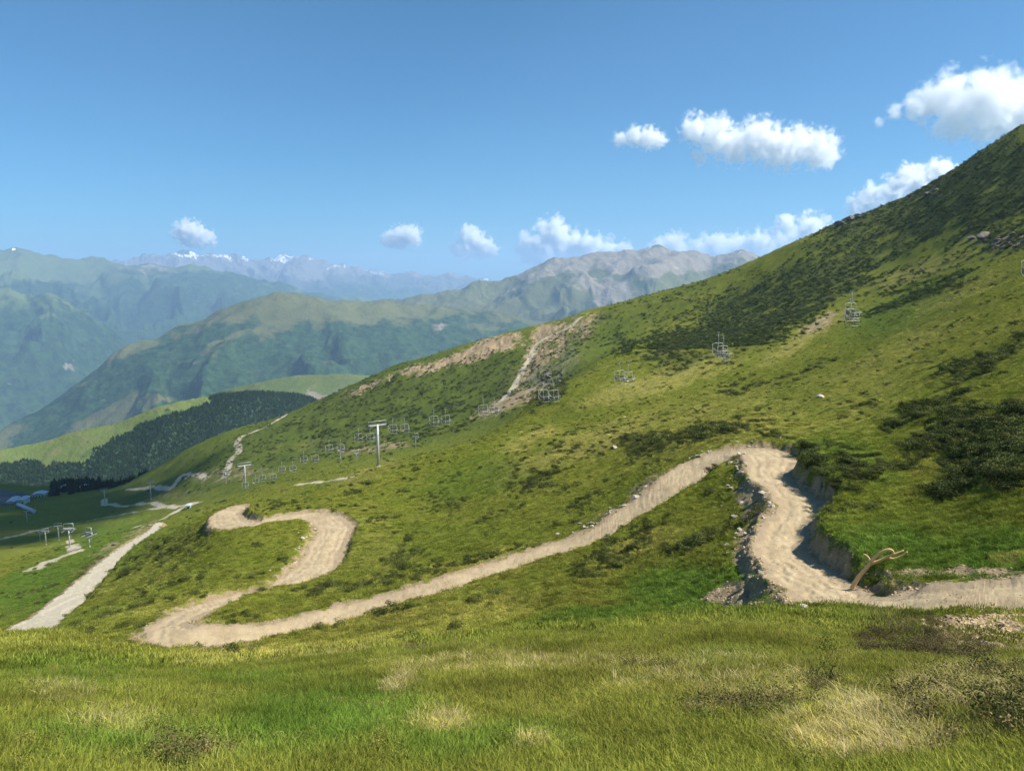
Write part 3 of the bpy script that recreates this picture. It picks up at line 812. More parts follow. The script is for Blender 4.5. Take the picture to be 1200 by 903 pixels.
def bush_mesh(name, mat, n, w, h, leafsize, seed, lumps=5):
    """a low spreading shrub: leaf faces through a lumpy dome, thin stems inside"""
    r = random.Random(seed)
    L = [(r.uniform(-.5, .5) * w, r.uniform(-.5, .5) * w, r.uniform(.3, .6) * h, r.uniform(.25, .45) * w) for _ in range(lumps)]
    V, Fc, lf = [], [], []
    for k in range(n):
        cx, cy_, cz, cr = r.choice(L)
        while True:
            d = Vector((r.gauss(0, 1), r.gauss(0, 1), r.gauss(0, 1)))
            if d.length > .1: break
        d.normalize()
        q = cr * r.uniform(.55, 1.05)
        p = Vector((cx + d.x * q, cy_ + d.y * q, cz + d.z * q * h / w * 1.1))
        if p.z < -.05 * h: p.z = r.uniform(0, .2) * h
        nrm = (d + Vector((r.gauss(0, .5), r.gauss(0, .5), r.gauss(.3, .5)))).normalized()
        t1 = nrm.orthogonal().normalized(); t1.rotate(Matrix.Rotation(r.uniform(0, 6.28), 3, nrm)); t2 = nrm.cross(t1)
        s = leafsize * r.uniform(.6, 1.3)
        b = len(V); c_ = r.random()
        V += [p - t1 * s * .5 - t2 * s, p + t1 * s * .5 - t2 * s * .6, p + t1 * s * .35 + t2 * s, p - t1 * s * .5 + t2 * s * .5]
        lf += [c_] * 4
        Fc.append((b, b + 1, b + 2, b + 3))
    for k in range(lumps * 2):
        cx, cy_, cz, cr = r.choice(L)
        b = len(V)
        e = Vector((cx + r.uniform(-.5, .5) * cr, cy_ + r.uniform(-.5, .5) * cr, cz))
        V += [(-.012 * w, 0, -.05), (.012 * w, 0, -.05), e + Vector((.006 * w, 0, 0)), e - Vector((.006 * w, 0, 0))]
        lf += [.2] * 4
        Fc.append((b, b + 1, b + 2, b + 3))
    return raw_mesh(name, V, Fc, lf, mat)

def conifer_mesh(name, mat, seed, h=1.0, w=.17, tiers=11, per=9):
    r = random.Random(seed)
    V, Fc, lf = [], [], []
    for k in range(5):      # trunk
        a, b_ = 6.283 * k / 5, 6.283 * (k + 1) / 5
        b = len(V)
        V += [(.018 * math.cos(a), .018 * math.sin(a), -.03), (.018 * math.cos(b_), .018 * math.sin(b_), -.03), (0, 0, h * .95)]
        lf += [0] * 3; Fc.append((b, b + 1, b + 2))
    for t in range(tiers):
        z = h * (.08 + .9 * t / tiers); R = w * (1 - t / tiers) ** .85 * r.uniform(.85, 1.15) + .012
        for k in range(per):
            a = 6.283 * (k + r.random()) / per; R2 = R * r.uniform(.75, 1.2)
            dx, dy = math.cos(a), math.sin(a); px, py = -dy, dx
            wd = R2 * .42; b = len(V); c_ = r.random()
            V += [(0, 0, z + .05 * h), (dx * R2 * .6 + px * wd, dy * R2 * .6 + py * wd, z), (dx * R2, dy * R2, z - R2 * .45), (dx * R2 * .6 - px * wd, dy * R2 * .6 - py * wd, z)]
            lf += [c_] * 4; Fc.append((b, b + 1, b + 2, b + 3))
    return raw_mesh(name, V, Fc, lf, mat)

def scatter(name, pts, rots, scl, idx, tint, templates, label=None):
    """one object of many small plants: instances on points"""
    me = bpy.data.meshes.new(name)
    n = len(pts)
    me.vertices.add(n)
    me.vertices.foreach_set('co', np.ascontiguousarray(pts, np.float32).ravel())
    for an, typ, key, arr in (('rot', 'FLOAT_VECTOR', 'vector', rots), ('scl', 'FLOAT', 'value', scl), ('idx', 'INT', 'value', idx), ('tintp', 'FLOAT_VECTOR', 'vector', tint)):
        a = me.attributes.new(an, typ, 'POINT')
        a.data.foreach_set(key, np.ascontiguousarray(arr, np.int32 if typ == 'INT' else np.float32).ravel())
    o = bpy.data.objects.new(name, me); COL.objects.link(o)
    ng = bpy.data.node_groups.new(name, 'GeometryNodeTree')
    ng.interface.new_socket('Geometry', in_out='INPUT', socket_type='NodeSocketGeometry')
    ng.interface.new_socket('Geometry', in_out='OUTPUT', socket_type='NodeSocketGeometry')
    N = ng.nodes.new; Lk = ng.links.new
    gi, go = N('NodeGroupInput'), N('NodeGroupOutput')
    gti = N('GeometryNodeJoinGeometry')
    for tm in templates:
        to = bpy.data.objects.new(tm.name, tm)
        oi = N('GeometryNodeObjectInfo'); oi.inputs['Object'].default_value = to; oi.inputs['As Instance'].default_value = True
        Lk(oi.outputs['Geometry'], gti.inputs[0])
    iop = N('GeometryNodeInstanceOnPoints')
    def na(nm, dt):
        a = N('GeometryNodeInputNamedAttribute'); a.data_type = dt; a.inputs['Name'].default_value = nm
        return a.outputs['Attribute']
    Lk(gi.outputs[0], iop.inputs['Points']); Lk(gti.outputs[0], iop.inputs['Instance'])
    iop.inputs['Pick Instance'].default_value = True
    Lk(na('idx', 'INT'), iop.inputs['Instance Index'])
    e2r = N('FunctionNodeEulerToRotation'); Lk(na('rot', 'FLOAT_VECTOR'), e2r.inputs[0]); Lk(e2r.outputs[0], iop.inputs['Rotation'])
    Lk(na('scl', 'FLOAT'), iop.inputs['Scale'])
    st = N('GeometryNodeStoreNamedAttribute'); st.data_type = 'FLOAT_VECTOR'; st.domain = 'INSTANCE'; st.inputs['Name'].default_value = 'tint'
    Lk(iop.outputs[0], st.inputs['Geometry']); Lk(na('tintp', 'FLOAT_VECTOR'), st.inputs['Value'])
    Lk(st.outputs[0], go.inputs[0])
    md = o.modifiers.new('plants', 'NODES'); md.node_group = ng
    o['kind'] = 'stuff'
    if label: o['label'] = label
    return o

pm = plant_mat('grass_blades', .35, spread=.38)
bmt = plant_mat('shrub_leaves', .15, spread=.3)
grass_t = [tuft_mesh('grass_tuft', pm, 34, .085, .025, .080, .0025, .95, 100 + k) for k in range(6)]
straw_t = [tuft_mesh('straw_tuft', pm, 46, .09, .04, .11, .0026, 1.3, 200 + k, segs=4, droop=1.25) for k in range(4)]
tuss_t = [tuft_mesh('tussock', pm, 60, .24, .05, .15, .010, .9, 300 + k, segs=2) for k in range(5)]
bush_t = [bush_mesh('low_shrub', bmt, 620, 1.0, .5, .040, 400 + k, 6) for k in range(6)]
heath_t = [bush_mesh('heather_sprig', bmt, 420, .42, .24, .012, 500 + k, 5) for k in range(5)]
con_t = [conifer_mesh('conifer', bmt, 600 + k, w=random.uniform(.18, .34), tiers=8) for k in range(6)]

def cells(n, rmin, rmax, amax=.66, power=0.0):
    a = rng.uniform(-amax, amax, n)
    q = rng.uniform(0, 1, n)
    r = np.exp(math.log(rmin) + q * math.log(rmax / rmin))
    i = np.clip(np.searchsorted(TH, a), 0, NT_ - 1)
    j = np.clip(((np.log(r) - lr0) / dlr).astype(int), 0, NR - 1)
    return a, r, i, j
def slope_tilt(i, j, amt=.6):
    # gradient of the sheet, for leaning plants with the slope
    x, y = X_[i, j], Y_[i, j]
    e = .4
    gx = (ground_z(x + e, y) - ground_z(x - e, y)) / (2 * e); gy = (ground_z(x, y + e) - ground_z(x, y - e)) / (2 * e)
    return np.arctan(gy) * amt, -np.arctan(gx) * amt
def lerp(a, b, t): return np.asarray(a) * (1 - t[:, None]) + np.asarray(b) * t[:, None]
TB = 1.6
def grass_tint(i, j):
    c = lerp((.106, .130, .019), (.160, .162, .029), np.clip(.5 + n3[i, j] * 1.6, 0, 1))
    c = lerp((0, 0, 0), c, np.ones(len(i)))
    l, d_, h = lush[i, j], dry[i, j], heath[i, j]
    c = c * (1 - .85 * l[:, None]) + np.array((.066, .118, .016)) * .85 * l[:, None]
    k = np.clip(d_ * 1.05 * (rng.random(len(i)) * .9 + .45) - .1, 0, 1)
    c = c * (1 - k[:, None]) + np.array((.31, .272, .066)) * k[:, None]
    k = np.clip(h * (rng.random(len(i)) * .9 + .2), 0, .8)
    c = c * (1 - k[:, None]) + np.array((.105, .095, .034)) * k[:, None]
    return c * TB * np.clip(1 + .65 * n2[i, j] + .5 * n1[i, j], .5, 1.6)[:, None]
def place(n, rmin, rmax, keep, smin, smax, templates, name, label, tint, amax=None, tilt=.6, grow=0.0):
    if amax is None: amax = .86 if rmax < 65 else .70
    n = int(n * amax / .66)
    a, r, i, j = cells(n, rmin, rmax, amax)
    k = rng.random(n) < keep(i, j)
    a, r, i, j = a[k], r[k], i[k], j[k]
    x, y = r * np.sin(a), r * np.cos(a)
    z = ground_z(x, y)
    tx, ty = slope_tilt(i, j, tilt)
    m = len(x)
    rot = np.stack([tx + rng.normal(0, .12, m), ty + rng.normal(0, .12, m), rng.uniform(0, 6.28, m)], -1)
    s = rng.uniform(smin, smax, m) * (1 + grow * np.clip((r - rmin) / (rmax - rmin), 0, 1))
    return scatter(name, np.stack([x, y, z], -1), rot, s, rng.integers(0, len(templates), m), tint(i, j), templates, label)

off = lambda i, j: np.clip(De[i, j] / .5, 0, 1) * (1 - np.clip(bare[i, j] * 1.5 - .3, 0, 1)) * (1 - np.clip(rock[i, j] * 1.5 - .2, 0, 1)) * (1 - track[i, j])
place(150000, 2.2, 27, lambda i, j: off(i, j) * (1 - .3 * dry[i, j]) * (1 - sstep(16, 26, R_[i, j])), .7, 1.35, grass_t, 'grass', 'green meadow grass on the near knoll', grass_tint)
place(60000, 2.2, 26, lambda i, j: off(i, j) * np.clip(dry[i, j] * 1.3 - .25, 0, 1), .6, 1.15, straw_t, 'dry_grass', 'bleached straw-coloured grass among the green', lambda i, j: lerp((.32, .265, .11), (.60, .51, .26), rng.random(len(i))))
place(60000, 4.0, 36, lambda i, j: np.clip(De[i, j], 0, 1) * np.clip(heath[i, j] * 1.1 - .2, 0, .6) * (1 - .62 * (1 - sstep(11, 17, R_[i, j]))) * np.clip(.45 + 2 * n2[i, j], .05, 1), .22, .7, heath_t, 'heather_undergrowth', 'brown and dark green heather on the near slope', lambda i, j: lerp((.075, .092, .024), (.20, .15, .068), rng.random(len(i)) ** 1.3))
place(34000, 2.4, 60, lambda i, j: off(i, j) * np.clip(.35 + n2[i, j] * 1.5 + n1[i, j], 0, 1) * .75 * sstep(3, 9, R_[i, j]), .16, .42, heath_t, 'ground_cover', 'bilberry and moss among the grass', lambda i, j: lerp((.10, .145, .024), (.23, .21, .05), rng.random(len(i))))
place(60000, 40, 260, lambda i, j: off(i, j) * np.clip(n1[i, j] * 1.6 - .05 + .5 * n3[i, j], 0, 1) * .6, .25, .75, bush_t, 'undergrowth', 'small scattered scrub over the open hillside', lambda i, j: lerp((.050, .062, .018), (.11, .125, .034), rng.random(len(i))))
place(200000, 11, 300, lambda i, j: off(i, j) * .8 * sstep(11, 24, R_[i, j]) * (1 - .6 * sstep(150, 300, R_[i, j])), .45, 1.15, tuss_t, 'hillside_grass', 'tufted grass over the whole hillside', grass_tint, grow=1.0)
sh_t = lambda i, j: lerp((.050, .066, .018), (.135, .152, .042), rng.random(len(i)) ** 1.5)
place(170000, 30, 470, lambda i, j: np.clip(De[i, j], 0, 1) * np.clip((heath[i, j] - .22) * 1.1, 0, 1) * .5, .35, 1.1, bush_t, 'undergrowth', 'dark heath and juniper scrub on the mountainside', sh_t, grow=.9)

place(120000, 220, 500, lambda i, j: np.clip((heath[i, j] - .08) * 1.2, 0, 1) * .45, .5, 1.5, bush_t, 'undergrowth', 'far green scrub over the middle ridge and the skyline slope', lambda i, j: lerp((.030, .050, .014), (.085, .115, .032), rng.random(len(i))))

# conifer wood on the spur
so, sx, sy, sz, sat = spur
wa = sat['wood']
ii, jj = np.nonzero(wa > .45)
w_ = 1.0 / (np.hypot(sx, sy)[ii, jj]) ; 
vis = (np.hypot(sx, sy)[ii, jj] > 700)
ii, jj = ii[vis], jj[vis]
ch = rng.integers(0, len(ii), 30000)
fx, fy = rng.random(len(ch)), rng.random(len(ch))
def bi(Z, i, j): 
    i2, j2 = np.minimum(i + 1, Z.shape[0] - 1), np.minimum(j + 1, Z.shape[1] - 1)
    return (Z[i, j] * (1 - fx) + Z[i2, j] * fx) * (1 - fy) + (Z[i, j2] * (1 - fx) + Z[i2, j2] * fx) * fy
ci, cj = ii[ch], jj[ch]
pts = np.stack([bi(sx, ci, cj), bi(sy, ci, cj), bi(sz, ci, cj)], -1)
m = len(pts)
scatter('woods', pts, np.stack([np.zeros(m), np.zeros(m), rng.uniform(0, 6.28, m)], -1), rng.uniform(3, 6.5, m), rng.integers(0, 6, m), lerp((.012, .026, .009), (.045, .070, .022), rng.random(m)), con_t, 'dark conifer wood covering the spur below')
# dark conifers along the foot of the bowl
uu = rng.uniform(-60, 175, 1500); rr_ = rng.uniform(560, 800, 1500)
aa, _ = pix_polar(uu, np.full(1500, 570.))
x, y = rr_ * np.sin(aa), rr_ * np.cos(aa); z = ground_z(x, y)
pu_, pv_ = to_pix(x, y, z)
k = (pv_ < 582) & (pv_ > 540) & (rng.random(1500) < np.clip((pu_ + 20) / 120, .25, 1)) & ~((pu_ < 60) & (pv_ > 562))
x, y, z = x[k], y[k], z[k]; m = len(x)
scatter('woods', np.stack([x, y, z], -1), np.stack([np.zeros(m), np.zeros(m), rng.uniform(0, 6.28, m)], -1), rng.uniform(4, 8, m), rng.integers(0, 6, m), lerp((.008, .016, .009), (.022, .038, .016), rng.random(m)), con_t, 'belt of dark conifers along the foot of the bowl')
# ------------------------------------------------------------------ things
def simple(name, c, rough=.6, metal=0.0, var=.15, scale=6.0):
    m = NT(name)
    n_ = m.noise(scale, 4, .6, m.objco())
    m.principled(m.mix(n_, tuple(k * (1 - var) for k in c), tuple(min(1, k * (1 + var)) for k in c)), rough, metal, spec=.3)
    return m.m
M_STEEL = simple('galvanised_steel', (.46, .47, .48), .5, .3)
M_CHAIR = simple('weathered_steel', (.42, .43, .42), .55, .2)
M_DARK = simple('dark_vinyl', (.035, .037, .042), .6)
M_YEL = simple('pale_yellow_foam', (.80, .70, .28), .7)
M_WHITE = simple('white_paint', (.72, .73, .74), .55)
M_CONC = simple('concrete', (.40, .39, .36), .9)
M_ROOF = simple('pale_sheet_roof', (.42, .45, .50), .5, .1)
M_WALL = simple('rendered_wall', (.55, .52, .46), .9)
M_WOOD = simple('bare_wood', (.70, .46, .22), .8, var=.25, scale=14)
M_TIMBER = simple('grey_timber', (.26, .23, .19), .9)
M_GLASS = simple('dark_glass', (.03, .04, .05), .15)
M_ROPE = simple('steel_rope', (.22, .22, .23), .5, .5)

class MB:
    def __init__(self): self.bm = bmesh.new()
    def box(self, c, s, rot=None, bev=0.0):
        M = Matrix.Translation(c) @ (rot.to_matrix().to_4x4() if rot else Matrix.Identity(4)) @ Matrix.Diagonal((*s, 1))
        r = bmesh.ops.create_cube(self.bm, size=1, matrix=M)
        if bev:
            es = list({e for v_ in r['verts'] for e in v_.link_edges})
            bmesh.ops.bevel(self.bm, geom=es, offset=bev, segments=2, affect='EDGES')
        return self
    def tube(self, pts, r, seg=8, r2=None, cap=True):
        pts = [Vector(p) for p in pts]
        n = len(pts); rings = []
        for i, p in enumerate(pts):
            d = (pts[min(i + 1, n - 1)] - pts[max(i - 1, 0)]).normalized()
            a = d.orthogonal().normalized() if i == 0 else (a - d * a.dot(d)).normalized()
            b = d.cross(a)
            rad = (r[i] if isinstance(r, (list, tuple)) else r + ((r2 - r) * i / (n - 1) if r2 is not None else 0))
            rings.append([self.bm.verts.new(p + (a * math.cos(6.2832 * k / seg) + b * math.sin(6.2832 * k / seg)) * rad) for k in range(seg)])
        for A, B in zip(rings, rings[1:]):
            for k in range(seg):
                f = self.bm.faces.new((A[k], A[(k + 1) % seg], B[(k + 1) % seg], B[k])); f.smooth = True
        if cap:
            self.bm.faces.new(rings[0][::-1]); self.bm.faces.new(rings[-1])
        return self
    def prism(self, prof, y0, y1):
        A = [self.bm.verts.new((x, y0, z)) for x, z in prof]; B = [self.bm.verts.new((x, y1, z)) for x, z in prof]
        n = len(prof)
        self.bm.faces.new(A[::-1]); self.bm.faces.new(B)
        for k in range(n): self.bm.faces.new((A[k], A[(k + 1) % n], B[(k + 1) % n], B[k]))
        return self
    def build(self, name, mat, parent=None):
        bmesh.ops.recalc_face_normals(self.bm, faces=self.bm.faces)
        me = bpy.data.meshes.new(name); self.bm.to_mesh(me); self.bm.free()
        me.materials.append(mat)
        o = bpy.data.objects.new(name, me); COL.objects.link(o)
        if parent: o.parent = parent
        return o
def empty(name, loc=(0, 0, 0), rz=0.0, sc=1.0):
    o = bpy.data.objects.new(name, None); COL.objects.link(o)
    o.location = loc; o.rotation_euler = (0, 0, rz); o.scale = (sc, sc, sc)
    o.empty_display_size = .3
    return o
def copy_tree(o, parent=None):
    c = o.copy(); COL.objects.link(c)
    if parent: c.parent = parent
    for ch in list(o.children): copy_tree(ch, c)
    return c

# ---- chairlift: local x across the rope, y along it (uphill), origin at the grip on the rope
LIFT_DIR = Vector((0.593, -0.805, 0)); LIFT_RZ = math.atan2(LIFT_DIR.y, LIFT_DIR.x) - math.pi / 2
ACROSS = Vector((0.805, 0.593, 0))
def make_chair(pad):
    t = empty('lift_chair')
    MB().box((0, 0, -.02), (.12, .42, .16), bev=.03).build('grip', M_CHAIR, t)
    MB().tube([(0, 0, -.08), (.02, .10, -.5), (.02, .14, -1.1), (.0, .10, -1.55)], .034).build('hanger', M_CHAIR, t)
    fr = MB()
    for s in (-1, 1):
        fr.tube([(s * 1.12, -.05, -1.62), (s * 1.16, -.02, -1.75), (s * 1.16, .02, -2.9), (s * 1.16, .30, -3.28), (s * 1.16, .75, -3.3)], .034)
    fr.tube([(-1.12, -.05, -1.62), (-.4, .02, -1.54), (.4, .02, -1.54), (1.12, -.05, -1.62)], .036)
    fr.tube([(0, .1, -1.55), (0, -.02, -2.4), (0, .02, -2.9), (0, .3, -3.26)], .03)
    fr.build('frame', M_CHAIR, t)
    MB().box((0, .52, -3.24), (2.26, .52, .09), bev=.035).build('seat', M_DARK, t)
    bk = MB()
    for k in range(6): bk.box((0, -.03 + .012 * k, -2.46 - .11 * k), (2.24, .05, .055), bev=.015)
    for k in range(9): bk.box((-1.0 + .25 * k, -.034, -2.74), (.03, .03, .62))
    bk.build('backrest', M_DARK, t)
    sb = MB()
    for s in (-1, 1):
        sb.tube([(s * 1.10, -.02, -2.2), (s * 1.08, .45, -2.45), (s * 1.08, .86, -2.72)], .028)
    sb.tube([(-1.08, .86, -2.72), (1.08, .86, -2.72)], .03)
    sb.tube([(-.55, .86, -2.72), (-.55, .92, -3.35), (-.55, .72, -3.72)], .024).tube([(.55, .86, -2.72), (.55, .92, -3.35), (.55, .72, -3.72)], .024)
    sb.build('safety_bar', M_CHAIR, t)
    MB().tube([(-.95, .70, -3.74), (.95, .70, -3.74)], .03).build('footrest', M_CHAIR, t)
    if pad:
        MB().box((.98, .62, -3.12), (.44, .85, .14), Euler((.18, .1, .1)), bev=.05).build('pad', M_YEL, t)
    return t
CH = [(1200,314),(994,371),(842,416),(726,446),(640,467),(569,484),(510,497),(463,505),(423,514),(387,528),(357,541),(331,552),(305,561),(284,570)]
grip = []
for n_, (u_, v_) in enumerate(CH):
    Yc = 16.1 * (n_ + 5.0)
    x, y, z = pix_dir(u_, v_)
    grip.append(Vector((x * Yc / y, Yc, z * Yc / y + 3.3)))
# smooth the rope line
G = np.array(grip)
tn = np.arange(len(G))
px_ = np.polyfit(G[:, 1], G[:, 0], 1)
G[:, 0] = np.polyval(px_, G[:, 1])
pz_ = np.polyfit(G[:, 1], G[:, 2], 5); 
G[:, 2] = .5 * G[:, 2] + .5 * np.polyval(pz_, G[:, 1])
def rope_pt(Yq, far=False):
    z = np.interp(Yq, G[:, 1], G[:, 2])
    p = Vector((np.polyval(px_, Yq), Yq, z))
    return p + ACROSS * 5.0 if far else p
proto, proto_pad = make_chair(False), make_chair(True)
used = {0: False, 1: False}
place_word = [w.replace('the ','the ') for w in ['at the edge of the picture beside the steep slope', 'below a bare earth patch', 'before the dark scrub band', 'over the pale grass beside the scrub', 'over the rim of the rocky gully', 'hanging beside the grey scree gully', 'over the dark gully floor', 'just uphill of the tall tower', 'beside the head of the tall tower', 'just downhill of the tall tower', 'over the bowl, second below the tall tower', 'over the bowl, third below the tall tower', 'over the bowl, fourth below the tall tower', 'over the bowl, close above the lower tower']]
for n_ in range(len(G)):
    for far in (False, True):
        pad = far and n_ % 2 == 1
        src = proto_pad if pad else proto
        o = src if not used[int(pad)] else copy_tree(src)
        used[int(pad)] = True
        p = rope_pt(G[n_, 1] + (2.4 if far else 0), far)
        o.location = p
        o.rotation_euler = (0, 0, LIFT_RZ)
        tag(o, ('downhill-side' if far else 'uphill-side') .replace('downhill-side', 'outer-line').replace('uphill-side', 'inner-line') + ' grey lift chair ' + ('with pale yellow pad ' if pad else '') + place_word[n_], 'lift chair', 'chairs hanging from the lift rope')
for far in (False, True):
    ys = np.concatenate([[30, 55], G[:, 1], [296, 320, 345]])
    pts = []
    for Yq in ys:
        q = rope_pt(min(max(Yq, G[0, 1]), G[-1, 1]), far)
        if Yq < G[0, 1]: 
            sl_ = (G[0, 2] - G[1, 2]) / (G[0, 1] - G[1, 1]); q = rope_pt(G[0, 1], far); q = Vector((np.polyval(px_, Yq), Yq, q.z + sl_ * (Yq - G[0, 1]))) + (ACROSS * 5 if far else Vector())
        if Yq > G[-1, 1]:
            q = Vector((np.polyval(px_, Yq), Yq, G[-1, 2] - .20 * (Yq - G[-1, 1]))) + (ACROSS * 5 if far else Vector())
        pts.append(q)
    o = MB().tube(pts, .03, 5).build('haul_rope', M_ROPE)
    tag(o, ('outer' if far else 'inner') + ' steel haul rope strung between the lift towers', 'rope', 'lift ropes')

def make_tower(h, name='lift_tower', w=2.6):
    t = empty(name)
    MB().box((0, 0, 0), (min(1.4, h * .09), min(1.4, h * .09), .8), bev=.05).build('footing', M_CONC, t)
    MB().tube([(0, 0, .3), (0, 0, h * .45), (0, 0, h)], [.42, .36, .28] if h > 9 else [.02 * h + .05, .018 * h + .05, .015 * h + .05], 12).build('mast', M_STEEL, t)
    MB().box((0, 0, h - .2), (2 * w + .3, .34, .38), bev=.04).build('crossarm', M_STEEL, t)
    MB().tube([(-w, 0, h), (-w, 0, h + .9), (w, 0, h + .9), (w, 0, h)], .07).build('gantry', M_STEEL, t)
    for s in (-1, 1):
        a = MB().box((s * w, 0, h - .55), (.12, 2.6, .14), bev=.02).build('sheave_beam', M_STEEL, t)
        sh = MB()
        for k in range(6): sh.tube([(s * w - .06, -1.1 + .44 * k, h - .38), (s * w + .06, -1.1 + .44 * k, h - .38)], .19, 14)
        sh.build('sheaves', M_DARK, a)
    ld = MB()
    for s in (-1, 1): ld.tube([(.2 * s, .50, .6), (.2 * s, .36, h - .5)], .02, 5)
    for k in range(int(h / .35)): ld.tube([(-.2, .50 - .14 * k * .35 / h, .7 + .35 * k * .93), (.2, .50 - .14 * k * .35 / h, .7 + .35 * k * .93)], .014, 5)
    ld.build('ladder', M_STEEL, t)
    return t
def at_line(u_):
    k = (u_ - CX) / F
    # x = a y + b ; x / y = k (small pitch neglected, refined below)
    return px_[1] / (k * 1.0 - px_[0])
# tall tower by the crest, its arms under both ropes
Yt = 204.0
pt = (rope_pt(Yt) + rope_pt(Yt, True)) / 2
gz = float(ground_z(pt.x, pt.y))
tw = make_tower(max(8.0, pt.z - gz - .1)); tw.location = (pt.x, pt.y, gz); tw.rotation_euler = (0, 0, LIFT_RZ)
tag(tw, 'tall grey lift tower standing on the crest of the green slope', 'lift tower', 'towers of the lifts')
Yt2 = 296.0
p2 = Vector((np.polyval(px_, Yt2), Yt2, 0)) + ACROSS * 2.5
g2 = float(ground_z(p2.x, p2.y))
tw2 = make_tower(max(9.0, G[-1, 2] - .20 * (Yt2 - G[-1, 1]) - g2)); tw2.location = (p2.x, p2.y, g2); tw2.rotation_euler = (0, 0, LIFT_RZ)
tag(tw2, 'grey lift tower rising behind the end of the upper trail', 'lift tower', 'towers of the lifts')
# small towers of the lower lifts: (column, foot row, height px, label)
LOW = [(82,641,21,'pale tower at the top of the short gravel track in the meadow'),(69,633,16,'slim tower left of the one at the track head'),(54,638,15,'thin tower standing against the shaded meadow'),(47,633,9,'thinnest far tower at the rim of the bright meadow'),(105,641,14,'squat tower beside the gravel road bend'),(32,613,13,'lone small tower in the cloud shadow'),(177,585,19,'tower by the bare ground at the foot of the green ridge'),(123,590,15,'faint tower before the dark conifers'),(399,542,14,'small tower just left of the tall one'),(418,541,8,'tiny post-like tower close to the tall one'),(487,524,14,'short pale tower at the gully mouth'),(265,566,13,'small tower at the foot of the pale ridge path')]
for (u_, v_, hp, lb) in LOW:
    x, y, z = hit(u_, v_, 150.0)
    D = math.hypot(x, y); hm_ = max(3.0, hp * D / F)
    o = make_tower(hm_, w=min(2.2, hm_ * .22)); o.location = (x, y, z); o.rotation_euler = (0, 0, random.uniform(-.4, .4))
    tag(o, lb, 'lift tower', 'towers of the lifts')

# ---- buildings far down in the valley
def building(u_, v_, wpx, h_m, dep, rz, label, win=3):
    x, y, z = hit(u_, v_, 320.0)
    D = math.hypot(x, y); w = wpx * D / F
    t = empty('valley_building', (x, y, z - .6), rz)
    MB().box((0, 0, h_m / 2), (w, dep, h_m)).build('wall', M_WALL, t)
    MB().prism([(-w / 2 - .5, h_m), (0, h_m + w * .13), (w / 2 + .5, h_m), (w / 2 + .5, h_m - .25), (0, h_m + w * .13 - .25), (-w / 2 - .5, h_m - .25)], -dep / 2 - .6, dep / 2 + .6).build('roof', M_ROOF, t)
    for k in range(win):
        MB().box((-w / 2 + w * (k + .5) / win, -dep / 2 - .03, h_m * .5), (w / win * .4, .1, h_m * .35)).build('window', M_GLASS, t)
    tag(t, label, 'building', 'buildings in the valley')
building(16, 590, 6.5, 3.4, 11, .3, 'pale-roofed main building beside the car park', 3)
building(28, 589, 6, 3.5, 9, .2, 'small pale building just right of the main one', 2)
building(47, 581, 11, 2.6, 7, .25, 'long low shed with a light roof by the dark trees', 4)
building(75, 575, 4, 4, 7, .1, 'little light house in the dark conifers', 1)
building(98, 573, 5, 3, 6, .1, 'low farther house at the end of the conifer belt', 1)
building(222, 603, 3.2, 1.9, 2.6, .2, 'tiny white-roofed cabin at the road head', 1)
# covered conveyor
x0 = Vector(hit(21, 593, 320.)); x1 = Vector(hit(40, 601, 320.))
o = MB().tube([x0 + Vector((0, 0, 1)), (x0 + x1) / 2 + Vector((0, 0, 1.1)), x1 + Vector((0, 0, 1))], 1.1, 10).build('conveyor_tunnel', M_ROOF)
tag(o, 'long pale conveyor tunnel running down from the main building', 'conveyor')
# car park sheet
M_ASPH = simple('asphalt', (.06, .065, .075), .9)
cp = [hit(a, b, 320.) for a, b in ((-60, 576), (0, 574), (24, 577), (44, 582), (30, 588), (14, 591), (-60, 594))]
bm = bmesh.new()
vs_ = []
cu = np.array([(a, b) for a, b in ((-60, 576), (0, 574), (24, 577), (44, 580), (32, 588), (14, 591), (-60, 594))])
P3 = np.array([p for p in cp])
gx = np.linspace(P3[:, 0].min(), P3[:, 0].max(), 40); gy = np.linspace(P3[:, 1].min(), P3[:, 1].max(), 40)
def inpoly(x, y):
    c_ = False; n = len(P3)
    for k in range(n):
        x1_, y1_, x2_, y2_ = P3[k, 0], P3[k, 1], P3[(k + 1) % n, 0], P3[(k + 1) % n, 1]
        if (y1_ > y) != (y2_ > y) and x < (x2_ - x1_) * (y - y1_) / (y2_ - y1_) + x1_: c_ = not c_
    return c_
vd = {}
for i_ in range(39):
    for j_ in range(39):
        if inpoly((gx[i_] + gx[i_ + 1]) / 2, (gy[j_] + gy[j_ + 1]) / 2):
            q = []
            for (a, b) in ((i_, j_), (i_ + 1, j_), (i_ + 1, j_ + 1), (i_, j_ + 1)):
                if (a, b) not in vd: vd[(a, b)] = bm.verts.new((gx[a], gy[b], float(ground_z(gx[a], gy[b])) + .35))
                q.append(vd[(a, b)])
            bm.faces.new(q)
me = bpy.data.meshes.new('car_park'); bm.to_mesh(me); bm.free(); me.materials.append(M_ASPH)
o = bpy.data.objects.new('car_park', me); COL.objects.link(o); o['kind'] = 'structure'

